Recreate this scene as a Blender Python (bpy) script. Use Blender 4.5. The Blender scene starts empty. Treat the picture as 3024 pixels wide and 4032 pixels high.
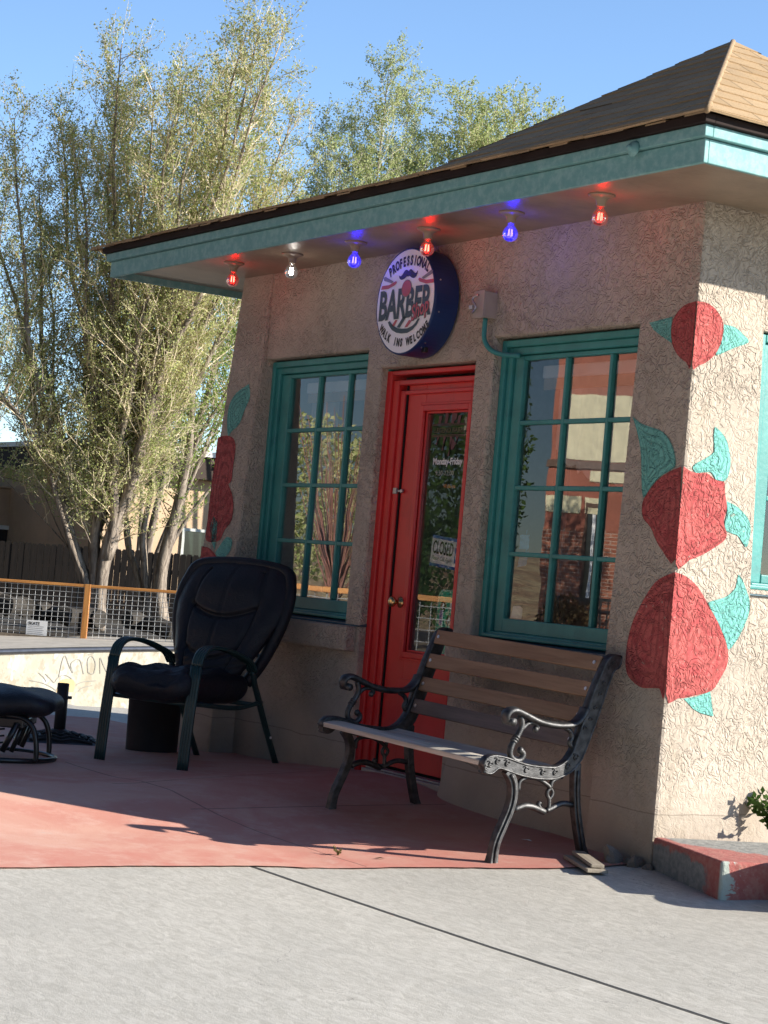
import bpy, bmesh, math, random
import numpy as np
from mathutils import Vector, Matrix
R = math.radians
sc = bpy.context.scene
COL = sc.collection

# ---------------------------------------------------------------- camera, sky, sun, exposure
CAM = np.array([7.5755, -5.7257, 1.0081])
cam_d = bpy.data.cameras.new('camera')
cam = bpy.data.objects.new('camera', cam_d); COL.objects.link(cam)
cx_, cy_, cz_ = Vector((0.534143, 0.841072, 0.085379)), Vector((-0.01759, -0.089914, 0.995794)), Vector((0.845211, -0.533399, -0.033232))
m4 = Matrix((cx_, cy_, cz_)).transposed().to_4x4(); m4.translation = Vector(CAM)
cam.matrix_world = m4
cam_d.sensor_fit = 'VERTICAL'; cam_d.sensor_height = 24.0; cam_d.lens = 7887.95 / 4032 * 24.0
cam_d.clip_start = 0.05; cam_d.clip_end = 3000
sc.camera = cam
SUN = Vector((1.0, 1.16, 0.63)).normalized()
w = bpy.data.worlds.new('World'); sc.world = w; w.use_nodes = True
nt = w.node_tree; bg = nt.nodes['Background']
sky = nt.nodes.new('ShaderNodeTexSky'); sky.sky_type = 'NISHITA'; sky.sun_disc = False
sky.sun_elevation = math.asin(SUN.z); sky.sun_rotation = math.atan2(SUN.x, SUN.y)
sky.altitude = 1800; sky.air_density = 1.0; sky.dust_density = 0.3; sky.ozone_density = 3.0
tcw = nt.nodes.new('ShaderNodeTexCoord'); sx = nt.nodes.new('ShaderNodeSeparateXYZ'); mr = nt.nodes.new('ShaderNodeMapRange'); mr.interpolation_type = 'SMOOTHSTEP'
for i_, v_ in enumerate((-.6, .5, .34, 2.1)): mr.inputs[1 + i_].default_value = v_
vm = nt.nodes.new('ShaderNodeMix'); vm.data_type = 'RGBA'; vm.blend_type = 'MULTIPLY'; vm.inputs[0].default_value = 1.0
nt.links.new(tcw.outputs['Generated'], sx.inputs[0]); nt.links.new(sx.outputs[1], mr.inputs[0]); nt.links.new(sky.outputs['Color'], vm.inputs[6]); nt.links.new(mr.outputs[0], vm.inputs[7])
nt.links.new(vm.outputs[2], bg.inputs['Color']); bg.inputs['Strength'].default_value = 0.066
sun_d = bpy.data.lights.new('sun', 'SUN'); sun_d.energy = 5.0; sun_d.angle = R(0.53); sun_d.color = (1.0, 0.93, 0.82)
sun_o = bpy.data.objects.new('sun', sun_d); COL.objects.link(sun_o)
sun_o.rotation_euler = (-SUN).to_track_quat('-Z', 'Y').to_euler()
sc.view_settings.view_transform = 'Standard'; sc.view_settings.look = 'None'
sc.view_settings.gamma = 1.0; sc.view_settings.exposure = 0.95
sc.cycles.max_bounces = 8; sc.cycles.transparent_max_bounces = 12; sc.cycles.use_denoising = True
sc.cycles.sample_clamp_indirect = 4.0

# ---------------------------------------------------------------- helpers
FR = np.array([0.533694, 0.845678, 0.0]); FF = np.array([-0.845678, 0.533694, 0.0])
def BG(a, d, z):
    """a metres to the right and d metres ahead of the standing point of the photographer, height z"""
    p = CAM + FR * a + FF * d
    return (p[0], p[1], z)
def zw(x): return np.interp(x, [-6, -2.8, -2.3, -1.64, -1.2, -.9, -.4, -.06, .46, 1.0, 2, 4], [-.16, -.09, -.075, -.033, -.002, -.002, -.05, -.075, -.09, -.10, -.115, -.13])
def gz(x, y):
    x = np.asarray(x, float); y = np.asarray(y, float)
    s = np.interp(x, [-2.4, -1.9, -1.5, -.4], [0.0, .03, .05, .055])
    z = zw(x) - s * np.clip(-.1 - y, 0, 1.4)
    return np.where(x < -1.4, np.maximum(z, -.17), z)
def G1(x, y): return float(gz(x, y))

def link(o, parent=None):
    COL.objects.link(o)
    if parent is not None: o.parent = parent
    return o
def tag(o, label=None, cat=None, group=None, kind=None):
    if label: o['label'] = label
    if cat: o['category'] = cat
    if group: o['group'] = group
    if kind: o['kind'] = kind
    return o
def thing(name, label, cat, loc=(0, 0, 0), rot=(0, 0, 0), group=None):
    o = bpy.data.objects.new(name, None); o.location = loc; o.rotation_euler = rot
    o.empty_display_size = .1
    return tag(link(o), label, cat, group)

class MB:
    """collects shapes into one mesh"""
    def __init__(s): s.v = []; s.f = []; s.mi = []; s.cur = 0
    def add(s, vs, fs):
        n = len(s.v); s.v.extend([tuple(p) for p in vs]); s.f.extend([tuple(i + n for i in q) for q in fs]); s.mi.extend([s.cur] * len(fs))
    def box(s, x0, x1, y0, y1, z0, z1):
        s.add([(x0, y0, z0), (x1, y0, z0), (x1, y1, z0), (x0, y1, z0), (x0, y0, z1), (x1, y0, z1), (x1, y1, z1), (x0, y1, z1)],
              [(0, 3, 2, 1), (4, 5, 6, 7), (0, 1, 5, 4), (1, 2, 6, 5), (2, 3, 7, 6), (3, 0, 4, 7)])
    def obox(s, c, ex, ey, ez):
        c, ex, ey, ez = map(np.array, (c, ex, ey, ez))
        P = [c + i * ex + j * ey + k * ez for k in (-1, 1) for (i, j) in ((-1, -1), (1, -1), (1, 1), (-1, 1))]
        s.add(P, [(0, 3, 2, 1), (4, 5, 6, 7), (0, 1, 5, 4), (1, 2, 6, 5), (2, 3, 7, 6), (3, 0, 4, 7)])
    def tube(s, pts, rad, n=8, cap=True, ell=None, up=None, turn=0.0):
        """sweep; rad number or list; ell=(a,b) multiplies the two section axes; up fixes the first axis"""
        P = [np.array(p, float) for p in pts]; k = len(P)
        rads = [rad] * k if np.isscalar(rad) else list(rad)
        vs = []; pu = None
        for i in range(k):
            t = P[min(i + 1, k - 1)] - P[max(i - 1, 0)]; t /= (np.linalg.norm(t) + 1e-9)
            if up is not None: u = np.array(up, float)
            elif pu is None: u = np.array((0, 0, 1.)) if abs(t[2]) < .9 else np.array((1., 0, 0))
            else: u = pu
            u = u - t * (u @ t); u /= (np.linalg.norm(u) + 1e-9); pu = u; b = np.cross(t, u)
            e0, e1 = ell if ell else (1, 1)
            for j in range(n):
                an = 2 * math.pi * j / n + turn
                vs.append(P[i] + rads[i] * (e0 * math.cos(an) * u + e1 * math.sin(an) * b))
        fs = [(i * n + j, i * n + (j + 1) % n, (i + 1) * n + (j + 1) % n, (i + 1) * n + j) for i in range(k - 1) for j in range(n)]
        if cap: fs += [tuple(range(n))[::-1], tuple((k - 1) * n + j for j in range(n))]
        s.add(vs, fs)
    def rev(s, prof, n=24, c=(0, 0, 0)):
        """lathe about z: prof = [(r,z)]"""
        vs = [(c[0] + r * math.cos(2 * math.pi * j / n), c[1] + r * math.sin(2 * math.pi * j / n), c[2] + z) for r, z in prof for j in range(n)]
        k = len(prof)
        fs = [(i * n + j, i * n + (j + 1) % n, (i + 1) * n + (j + 1) % n, (i + 1) * n + j) for i in range(k - 1) for j in range(n)]
        if prof[0][0] > 1e-6: fs.append(tuple(range(n))[::-1])
        if prof[-1][0] > 1e-6: fs.append(tuple((k - 1) * n + j for j in range(n)))
        s.add(vs, fs)
    def quad(s, a, b, c, d): s.add([a, b, c, d], [(0, 1, 2, 3)])
    def build(s, name, mat, parent=None, smooth=False, bevel=0, seg=2, subsurf=0, uv=None):
        me = bpy.data.meshes.new(name); me.from_pydata(s.v, [], s.f); me.validate()
        for m in (mat if isinstance(mat, (list, tuple)) else [mat]): me.materials.append(m)
        if len(s.mi) == len(me.polygons) and any(s.mi): me.polygons.foreach_set('material_index', s.mi)
        if smooth: me.polygons.foreach_set('use_smooth', [True] * len(me.polygons))
        o = link(bpy.data.objects.new(name, me), parent)
        if bevel:
            md = o.modifiers.new('bevel', 'BEVEL'); md.width = bevel; md.segments = seg; md.limit_method = 'ANGLE'; md.angle_limit = R(35)
        if subsurf:
            md = o.modifiers.new('sub', 'SUBSURF'); md.levels = subsurf; md.render_levels = subsurf
        me.update()
        return o

def smooth_path(pts, n=4):
    """Catmull-Rom resample"""
    P = [np.array(p, float) for p in pts]; P = [2 * P[0] - P[1]] + P + [2 * P[-1] - P[-2]]; out = []
    for i in range(1, len(P) - 2):
        for k in range(n):
            t = k / n; p0, p1, p2, p3 = P[i - 1:i + 3]
            out.append(.5 * (2 * p1 + (p2 - p0) * t + (2 * p0 - 5 * p1 + 4 * p2 - p3) * t * t + (3 * p1 - p0 - 3 * p2 + p3) * t ** 3))
    out.append(P[-2]); return out

_txt = {}
def glyphs(s, offset=0.0, shear=0.0):
    """geometry of a word in the built-in font: (verts Nx2, faces, width)"""
    key = (s, offset, shear)
    if key in _txt: return _txt[key]
    cu = bpy.data.curves.new('t', 'FONT'); cu.body = s; cu.size = 1; cu.offset = offset; cu.shear = shear; cu.resolution_u = 3
    ob = bpy.data.objects.new('t', cu); COL.objects.link(ob); bpy.context.view_layer.update()
    me = bpy.data.meshes.new_from_object(ob.evaluated_get(bpy.context.evaluated_depsgraph_get()))
    v = np.array([p.co[:2] for p in me.vertices]); f = [tuple(p.vertices) for p in me.polygons]
    bpy.data.objects.remove(ob); bpy.data.curves.remove(cu); bpy.data.meshes.remove(me)
    if len(v) == 0: v = np.zeros((0, 2))
    _txt[key] = (v, f); return _txt[key]

# ---------------------------------------------------------------- materials
class NT:
    def __init__(s, name):
        s.m = bpy.data.materials.new(name); s.m.use_nodes = True; s.t = s.m.node_tree; s.b = s.t.nodes['Principled BSDF']; s.out = s.t.nodes['Material Output']
        s._co = None
    def n(s, ty, **kw):
        nd = s.t.nodes.new(ty)
        for k, v in kw.items(): setattr(nd, k, v)
        return nd
    def l(s, a, b): s.t.links.new(a, b)
    def co(s):
        if s._co is None: s._co = s.n('ShaderNodeTexCoord').outputs['Object']
        return s._co
    def val(s, x, sock):
        if isinstance(x, (int, float)): sock.default_value = x
        elif isinstance(x, tuple): sock.default_value = (*x, 1.0) if len(x) == 3 and sock.type == 'RGBA' else x
        else: s.l(x, sock)
    def noise(s, scale, detail=3, rough=.55, dist=0, vec=None, out=0):
        nd = s.n('ShaderNodeTexNoise'); nd.inputs['Scale'].default_value = scale; nd.inputs['Detail'].default_value = detail
        nd.inputs['Roughness'].default_value = rough; nd.inputs['Distortion'].default_value = dist
        s.l(vec if vec is not None else s.co(), nd.inputs['Vector']); return nd.outputs[out]
    def math(s, op, a, b=0.0, c=0.0):
        nd = s.n('ShaderNodeMath', operation=op); s.val(a, nd.inputs[0]); s.val(b, nd.inputs[1]); s.val(c, nd.inputs[2]); return nd.outputs[0]
    def ss(s, x, lo, hi, a=0.0, b=1.0):
        nd = s.n('ShaderNodeMapRange', interpolation_type='SMOOTHSTEP'); s.val(x, nd.inputs[0])
        for i, v in enumerate((lo, hi, a, b)): nd.inputs[1 + i].default_value = v
        return nd.outputs[0]
    def mix(s, f, a, b, mode='MIX'):
        nd = s.n('ShaderNodeMix', data_type='RGBA', blend_type=mode); s.val(f, nd.inputs[0]); s.val(a, nd.inputs[6]); s.val(b, nd.inputs[7]); return nd.outputs[2]
    def vmap(s, scale=(1, 1, 1), rot=(0, 0, 0), loc=(0, 0, 0), vec=None):
        nd = s.n('ShaderNodeMapping'); nd.inputs['Scale'].default_value = scale; nd.inputs['Rotation'].default_value = rot; nd.inputs['Location'].default_value = loc
        s.l(vec if vec is not None else s.co(), nd.inputs['Vector']); return nd.outputs[0]
    def xyz(s, vec=None):
        nd = s.n('ShaderNodeSeparateXYZ'); s.l(vec if vec is not None else s.co(), nd.inputs[0]); return nd.outputs
    def bump(s, h, strength=.5, dist=.01, nrm=None):
        nd = s.n('ShaderNodeBump'); nd.inputs['Strength'].default_value = strength; nd.inputs['Distance'].default_value = dist; s.l(h, nd.inputs['Height'])
        if nrm is not None: s.l(nrm, nd.inputs['Normal'])
        s.l(nd.outputs[0], s.b.inputs['Normal']); return nd.outputs[0]
    def set(s, col=None, rough=None, metal=None, spec=None):
        if col is not None: s.val(col, s.b.inputs['Base Color'])
        if rough is not None: s.val(rough, s.b.inputs['Roughness'])
        if metal is not None: s.val(metal, s.b.inputs['Metallic'])
        if spec is not None: s.val(spec, s.b.inputs['Specular IOR Level'])
        return s.m

def mul(c, k): return tuple(min(1., x * k) for x in c)
def simple(name, col, rough=.6, metal=0, var=.12, vs=8, bump=0, bs=60, spec=None, bd=.003, chip=None, grime=None):
    t = NT(name); f = t.ss(t.noise(vs, 4), .3, .7); c = t.mix(f, mul(col, 1 - var), mul(col, 1 + var))
    if grime: c = t.mix(t.ss(t.noise(3.5, 6, .75, .5), .52, .72, 0, .55), c, grime)
    if chip: c = t.mix(t.ss(t.noise(55, 4, .75), .70, .74), c, chip)
    t.set(c, rough, metal, spec)
    if bump: t.bump(t.noise(bs, 3), bump, bd)
    return t.m
def stucco(name, col, paint=False, alt=None):
    t = NT(name); z = t.xyz()[2]
    n1 = t.noise(30, 1, .5, 1.4)
    n2 = t.noise(40, 1, .5, 2.0, vec=t.vmap(loc=(3.1, 7.7, 1.3)))
    g1 = t.ss(t.math('ABSOLUTE', t.math('SUBTRACT', n1, .5)), .0, .024, 1, 0)
    g2 = t.ss(t.math('ABSOLUTE', t.math('SUBTRACT', n2, .54)), .0, .022, 1, 0)
    br = t.ss(t.noise(38, 1, vec=t.vmap(loc=(9, 2, 5))), .49, .60)
    gr = t.math('MULTIPLY', t.math('MAXIMUM', g1, t.math('MULTIPLY', g2, .7)), br)
    keep = t.ss(z, .12, .45, .18, 1.0)
    gr = t.math('MULTIPLY', gr, keep)
    fine = t.noise(150, 3, .7)
    big = t.ss(t.noise(2.3, 4, .6), .3, .7)
    c = t.mix(big, mul(col, .90), mul(col, 1.08))
    if alt is not None: c = t.mix(t.ss(t.noise(10, 3, .6, 1.5), .45, .6), c, alt)
    if not paint:
        c = t.mix(t.ss(t.noise(6, 5, .7), .58, .75, 0, .35), c, mul(col, .72)); c = t.mix(t.ss(t.noise(1.4, 6, .8, .6), .54, .70, 0, .4), c, (.36, .30, .22)); c = t.mix(t.ss(z, -.12, .25, .35, 0), c, (.27, .23, .18))
        crk = t.math('MULTIPLY', t.ss(t.math('ABSOLUTE', t.math('SUBTRACT', t.noise(1.7, 7, .62, .3), .5)), .0, .0035, 1, 0), t.ss(t.noise(1.1, 2), .52, .6)); c = t.mix(t.math('MULTIPLY', crk, .35), c, (.12, .10, .08)); sm = t.ss(t.math('ABSOLUTE', t.math('SUBTRACT', z, t.math('ADD', .105, t.math('MULTIPLY', t.noise(4, 3), .03)))), .001, .004, 1, 0); c = t.mix(t.math('MULTIPLY', sm, .45), c, (.12, .10, .08))
    else:
        uvx = t.xyz(t.n('ShaderNodeUVMap').outputs[0])[0]; rg = t.math('SINE', t.math('ADD', t.math('MULTIPLY', uvx, 26), t.math('MULTIPLY', t.noise(5, 3, .6, .4), 16)))
        c = t.mix(t.ss(rg, .1, .9, 0, .7), c, mul(col, .58)); c = t.mix(t.ss(t.noise(45, 4, .75), .63, .70, 0, .7), c, STC)
    c = t.mix(t.math('MULTIPLY', gr, .03), c, mul(col, .5))
    t.set(c, .93, spec=.2)
    w1 = t.ss(t.math('ABSOLUTE', t.math('SUBTRACT', t.noise(21, 2, .5, 1.1, vec=t.vmap(loc=(1, 5, 8))), .5)), .0, .11, 0, 1); reg = t.ss(t.noise(2.6, 3), .32, .62, .35, 1.15)
    h = t.math('ADD', t.math('MULTIPLY', gr, -.75), t.math('MULTIPLY', fine, .22))
    h = t.math('ADD', h, t.math('MULTIPLY', t.noise(34, 2), .5)); h = t.math('MULTIPLY', t.math('ADD', h, t.math('MULTIPLY', t.math('MULTIPLY', w1, keep), .9)), reg)
    t.bump(h, .85, .007); return t.m
def glass_mat(name, refl=2.0, tint=(1, 1, 1), wav=.03, ws=5.0, glow=None):
    t = NT(name); t.t.nodes.remove(t.b)
    tr = t.n('ShaderNodeBsdfTransparent'); tr.inputs[0].default_value = (*tint, 1)
    gl = t.n('ShaderNodeBsdfGlossy'); gl.inputs['Roughness'].default_value = 0.0
    if wav:
        bp = t.n('ShaderNodeBump'); bp.inputs['Strength'].default_value = wav; bp.inputs['Distance'].default_value = .02; t.l(t.noise(ws, 1), bp.inputs['Height']); t.l(bp.outputs[0], gl.inputs['Normal'])
    fr = t.n('ShaderNodeFresnel'); fr.inputs[0].default_value = 1.52
    f = t.math('MINIMUM', t.math('MULTIPLY', fr.outputs[0], refl), 1.0)
    mx = t.n('ShaderNodeMixShader'); t.l(f, mx.inputs[0]); t.l(tr.outputs[0], mx.inputs[1]); t.l(gl.outputs[0], mx.inputs[2])
    o_ = mx.outputs[0]
    if glow:
        em = t.n('ShaderNodeEmission'); em.inputs[0].default_value = (*glow[0], 1); em.inputs[1].default_value = glow[1]; ad = t.n('ShaderNodeAddShader'); t.l(o_, ad.inputs[0]); t.l(em.outputs[0], ad.inputs[1]); o_ = ad.outputs[0]
    t.l(o_, t.out.inputs[0]); return t.m
def emit(name, col, s):
    t = NT(name); t.set((0, 0, 0), .5); t.b.inputs['Emission Color'].default_value = (*col, 1); t.b.inputs['Emission Strength'].default_value = s; return t.m
def wood(name, c1, c2, axis=0, rough=.7, s=1.0, bump=.35):
    t = NT(name); sca = [26 * s, 26 * s, 26 * s]; sca[axis] = 1.6 * s
    n = t.noise(1.0, 5, .65, .5, vec=t.vmap(scale=tuple(sca))); n2 = t.noise(3.0 * s, 3)
    fi = [120 * s] * 3; fi[axis] = 5 * s; n3 = t.noise(1, 3, .7, vec=t.vmap(scale=tuple(fi)))
    c = t.mix(t.ss(n, .32, .68), c1, c2); c = t.mix(t.ss(n3, .5, .75, 0, .45), c, mul(c1, .55)); c = t.mix(t.ss(n2, .5, .8, 0, .3), c, mul(c2, 1.2))
    t.set(c, rough); t.bump(t.math('ADD', n, n3), bump, .002); return t.m
def leafmat(name, c1, c2, c3=None):
    t = NT(name); t.t.nodes.remove(t.b)
    n = t.noise(1.1, 3); n2 = t.noise(14, 1)
    c = t.mix(t.ss(n, .38, .62), c1, c2); c = t.mix(t.ss(n2, .35, .65, 0, .6), c, c3 or mul(c2, 1.4))
    d = t.n('ShaderNodeBsdfDiffuse'); tl = t.n('ShaderNodeBsdfTranslucent'); t.l(c, d.inputs[0]); t.l(c, tl.inputs[0])
    mx = t.n('ShaderNodeMixShader'); mx.inputs[0].default_value = .45; t.l(d.outputs[0], mx.inputs[1]); t.l(tl.outputs[0], mx.inputs[2]); t.l(mx.outputs[0], t.out.inputs[0]); return t.m
def lines_mask(t, segs, wob=.012):
    """dark joints in a slab: distance to each segment in x,y"""
    X = t.xyz(); nz = t.math('MULTIPLY', t.math('SUBTRACT', t.noise(6, 4, .7), .5), wob * 4); out = None
    for (x0, y0), (x1, y1), wd in segs:
        L = math.hypot(x1 - x0, y1 - y0); ux, uy = (x1 - x0) / L, (y1 - y0) / L
        d = t.math('ABSOLUTE', t.math('ADD', t.math('ADD', t.math('MULTIPLY', X[0], -uy), t.math('MULTIPLY', X[1], ux)), t.math('ADD', nz, uy * x0 - ux * y0)))
        a = t.math('ADD', t.math('MULTIPLY', X[0], ux), t.math('ADD', t.math('MULTIPLY', X[1], uy), -(ux * x0 + uy * y0)))
        ins = t.math('MULTIPLY', t.math('GREATER_THAN', a, 0), t.math('LESS_THAN', a, L))
        m = t.math('MULTIPLY', t.ss(d, wd * .45, wd, 1, 0), ins)
        out = m if out is None else t.math('MAXIMUM', out, m)
    return out

STC = (.49, .42, .345)
m_stucco = stucco('tan stucco', STC)
m_red_paint = stucco('red mural paint', (.52, .125, .115), True, (.44, .085, .085))
m_teal_paint = stucco('teal mural paint', (.19, .50, .44), True)
m_teal = simple('teal window paint', (.045, .27, .25), .45, var=.12, vs=6, bump=.3, bs=40, chip=(.25, .34, .32), grime=(.03, .15, .15))
def fascia_mat():
    t = NT('weathered teal fascia'); n = t.noise(18, 5, .7); n2 = t.noise(60, 4, .7)
    c = t.mix(t.ss(n, .4, .65), (.18, .40, .40), (.28, .50, .49)); c = t.mix(t.ss(n2, .6, .75, 0, .5), c, (.42, .56, .55)); c = t.mix(t.ss(t.noise(2.5, 3), .55, .8, 0, .4), c, (.12, .30, .31))
    t.set(c, .7); t.bump(n, .25, .004); return t.m
m_fascia = fascia_mat()
m_drip = simple('brown drip edge', (.032, .022, .02), .8, var=.2, spec=.15, chip=(.12, .09, .08))
m_soffit = simple('tan soffit paint', (.30, .23, .165), .36, var=.14, vs=5, bump=.5, bs=30, bd=.004, grime=(.19, .14, .10))
def shingle_mat():
    t = NT('asphalt shingles'); uv = t.n('ShaderNodeUVMap').outputs[0]; X = t.xyz(uv)
    row = t.math('FLOOR', X[1]); tabx = t.math('ADD', t.math('MULTIPLY', X[0], 1 / .30), t.math('MULTIPLY', row, .37))
    wn = t.n('ShaderNodeTexWhiteNoise', noise_dimensions='2D'); cb = t.n('ShaderNodeCombineXYZ'); t.l(t.math('FLOOR', tabx), cb.inputs[0]); t.l(row, cb.inputs[1]); t.l(cb.outputs[0], wn.inputs[0])
    fx = t.math('FRACT', tabx); edge = t.math('MULTIPLY', t.ss(fx, .0, .035, 1, 0), 1)
    c = t.mix(wn.outputs[0], (.40, .28, .16), (.50, .36, .215)); c = t.mix(t.ss(t.noise(220, 2), .45, .65, 0, .6), c, (.26, .18, .105)); c = t.mix(t.math('MULTIPLY', edge, .75), c, (.05, .04, .03))
    c = t.mix(t.ss(t.noise(4, 4), .5, .8, 0, .4), c, (.20, .16, .12))
    t.set(c, .95, spec=.15); t.bump(t.math('SUBTRACT', t.math('MULTIPLY', t.noise(260, 2), .5), edge), .7, .004); return t.m
m_shingle = shingle_mat()
m_redwood = simple('red door paint', (.66, .030, .030), .38, var=.08, vs=4, bump=.2, bs=30, chip=(.30, .05, .05), grime=(.42, .02, .025))
m_glass = glass_mat('window glass', 4.3, wav=.010, ws=4)
m_doorglass = glass_mat('door glass', 2.4, wav=.004, ws=3)
m_sideglass = glass_mat('side window glass', 2.0, wav=.03)
m_black_iron = simple('black cast iron', (.105, .105, .107), .55, 1.0, var=.3, vs=30, bump=.35, bs=140)
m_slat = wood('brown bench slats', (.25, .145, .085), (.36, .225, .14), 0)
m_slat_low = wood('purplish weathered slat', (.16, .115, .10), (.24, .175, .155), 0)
m_seat = wood('grey weathered seat slats', (.46, .42, .36), (.66, .60, .52), 0)
m_bolt = simple('steel bolts', (.75, .75, .74), .3, .9)
m_brass = simple('brass', (.62, .42, .2), .25, 1.0, var=.1)
m_steel = simple('galvanised steel', (.45, .46, .47), .4, .8, var=.15)
m_alum = simple('grey aluminium', (.35, .35, .36), .45, .6)
m_leather = None
def leather():
    t = NT('black leather'); n = t.noise(5, 4, .6, .4); v = t.n('ShaderNodeTexVoronoi'); v.inputs['Scale'].default_value = 160; t.l(t.co(), v.inputs['Vector'])
    c = t.mix(t.ss(n, .4, .7), (.009, .011, .016), (.017, .020, .029)); t.set(c, t.ss(n, .3, .7, .46, .62), spec=.4)
    h = t.math('ADD', t.math('MULTIPLY', v.outputs[0], .25), t.math('MULTIPLY', t.noise(26, 4, .65, 1.2), 1.2)); c = t.mix(t.ss(t.noise(9, 5, .75), .60, .75, 0, .35), c, (.034, .037, .046)); t.val(c, t.b.inputs['Base Color']); t.bump(h, .38, .008); return t.m
m_leather = leather()
m_chairmetal = simple('dark green chair aluminium', (.012, .045, .045), .38, .0, var=.15, spec=.6)
m_blackpaint = simple('black enamel', (.012, .012, .012), .32, .0, var=.2, spec=.6)
m_darkgrey = simple('dark grey plastic', (.030, .030, .031), .6, bump=.2, bs=80)
m_white = simple('white paint', (.78, .78, .77), .5, var=.03)
m_navy = simple('blue sign rim', (.008, .035, .14), .35, var=.1)
m_face = simple('white acrylic sign face', (.88, .88, .90), .35, var=.02)
m_black = simple('black print', (.01, .01, .012), .5, var=.05)
m_slate = simple('slate blue print', (.035, .075, .095), .5, var=.05)
m_pink = simple('red print', (.50, .10, .13), .5, var=.05)
m_grey = simple('grey print', (.22, .22, .23), .5, var=.05)
m_box = simple('tan painted steel box', (.40, .34, .29), .5, var=.1)
m_wall_in = simple('interior wall', (.30, .29, .28), .9)
m_curtain = simple('grey curtain', (.50, .48, .50), .9, var=.2, vs=3)
def lace_mat():
    t = NT('white lace'); t.set((.8, .8, .78), .9); t.b.inputs['Alpha'].default_value = .75; t.b.inputs['Subsurface Weight'].default_value = 0; return t.m
m_lace = lace_mat()
m_teal_plastic = simple('teal board paint', (.03, .52, .37), .4)
m_bluepaper = simple('blue paper', (.05, .14, .50), .6, var=.2, vs=30)
m_paper = simple('white paper', (.90, .90, .92), .7, var=.05)
m_maskblue = simple('pale blue cloth', (.20, .48, .72), .8)
m_decal = simple('maroon window decal', (.12, .025, .03), .5)
m_text_white = simple('white window lettering', (.85, .85, .85), .5, var=.02)
m_text_orange = simple('orange window lettering', (.65, .28, .06), .5, var=.02)
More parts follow.
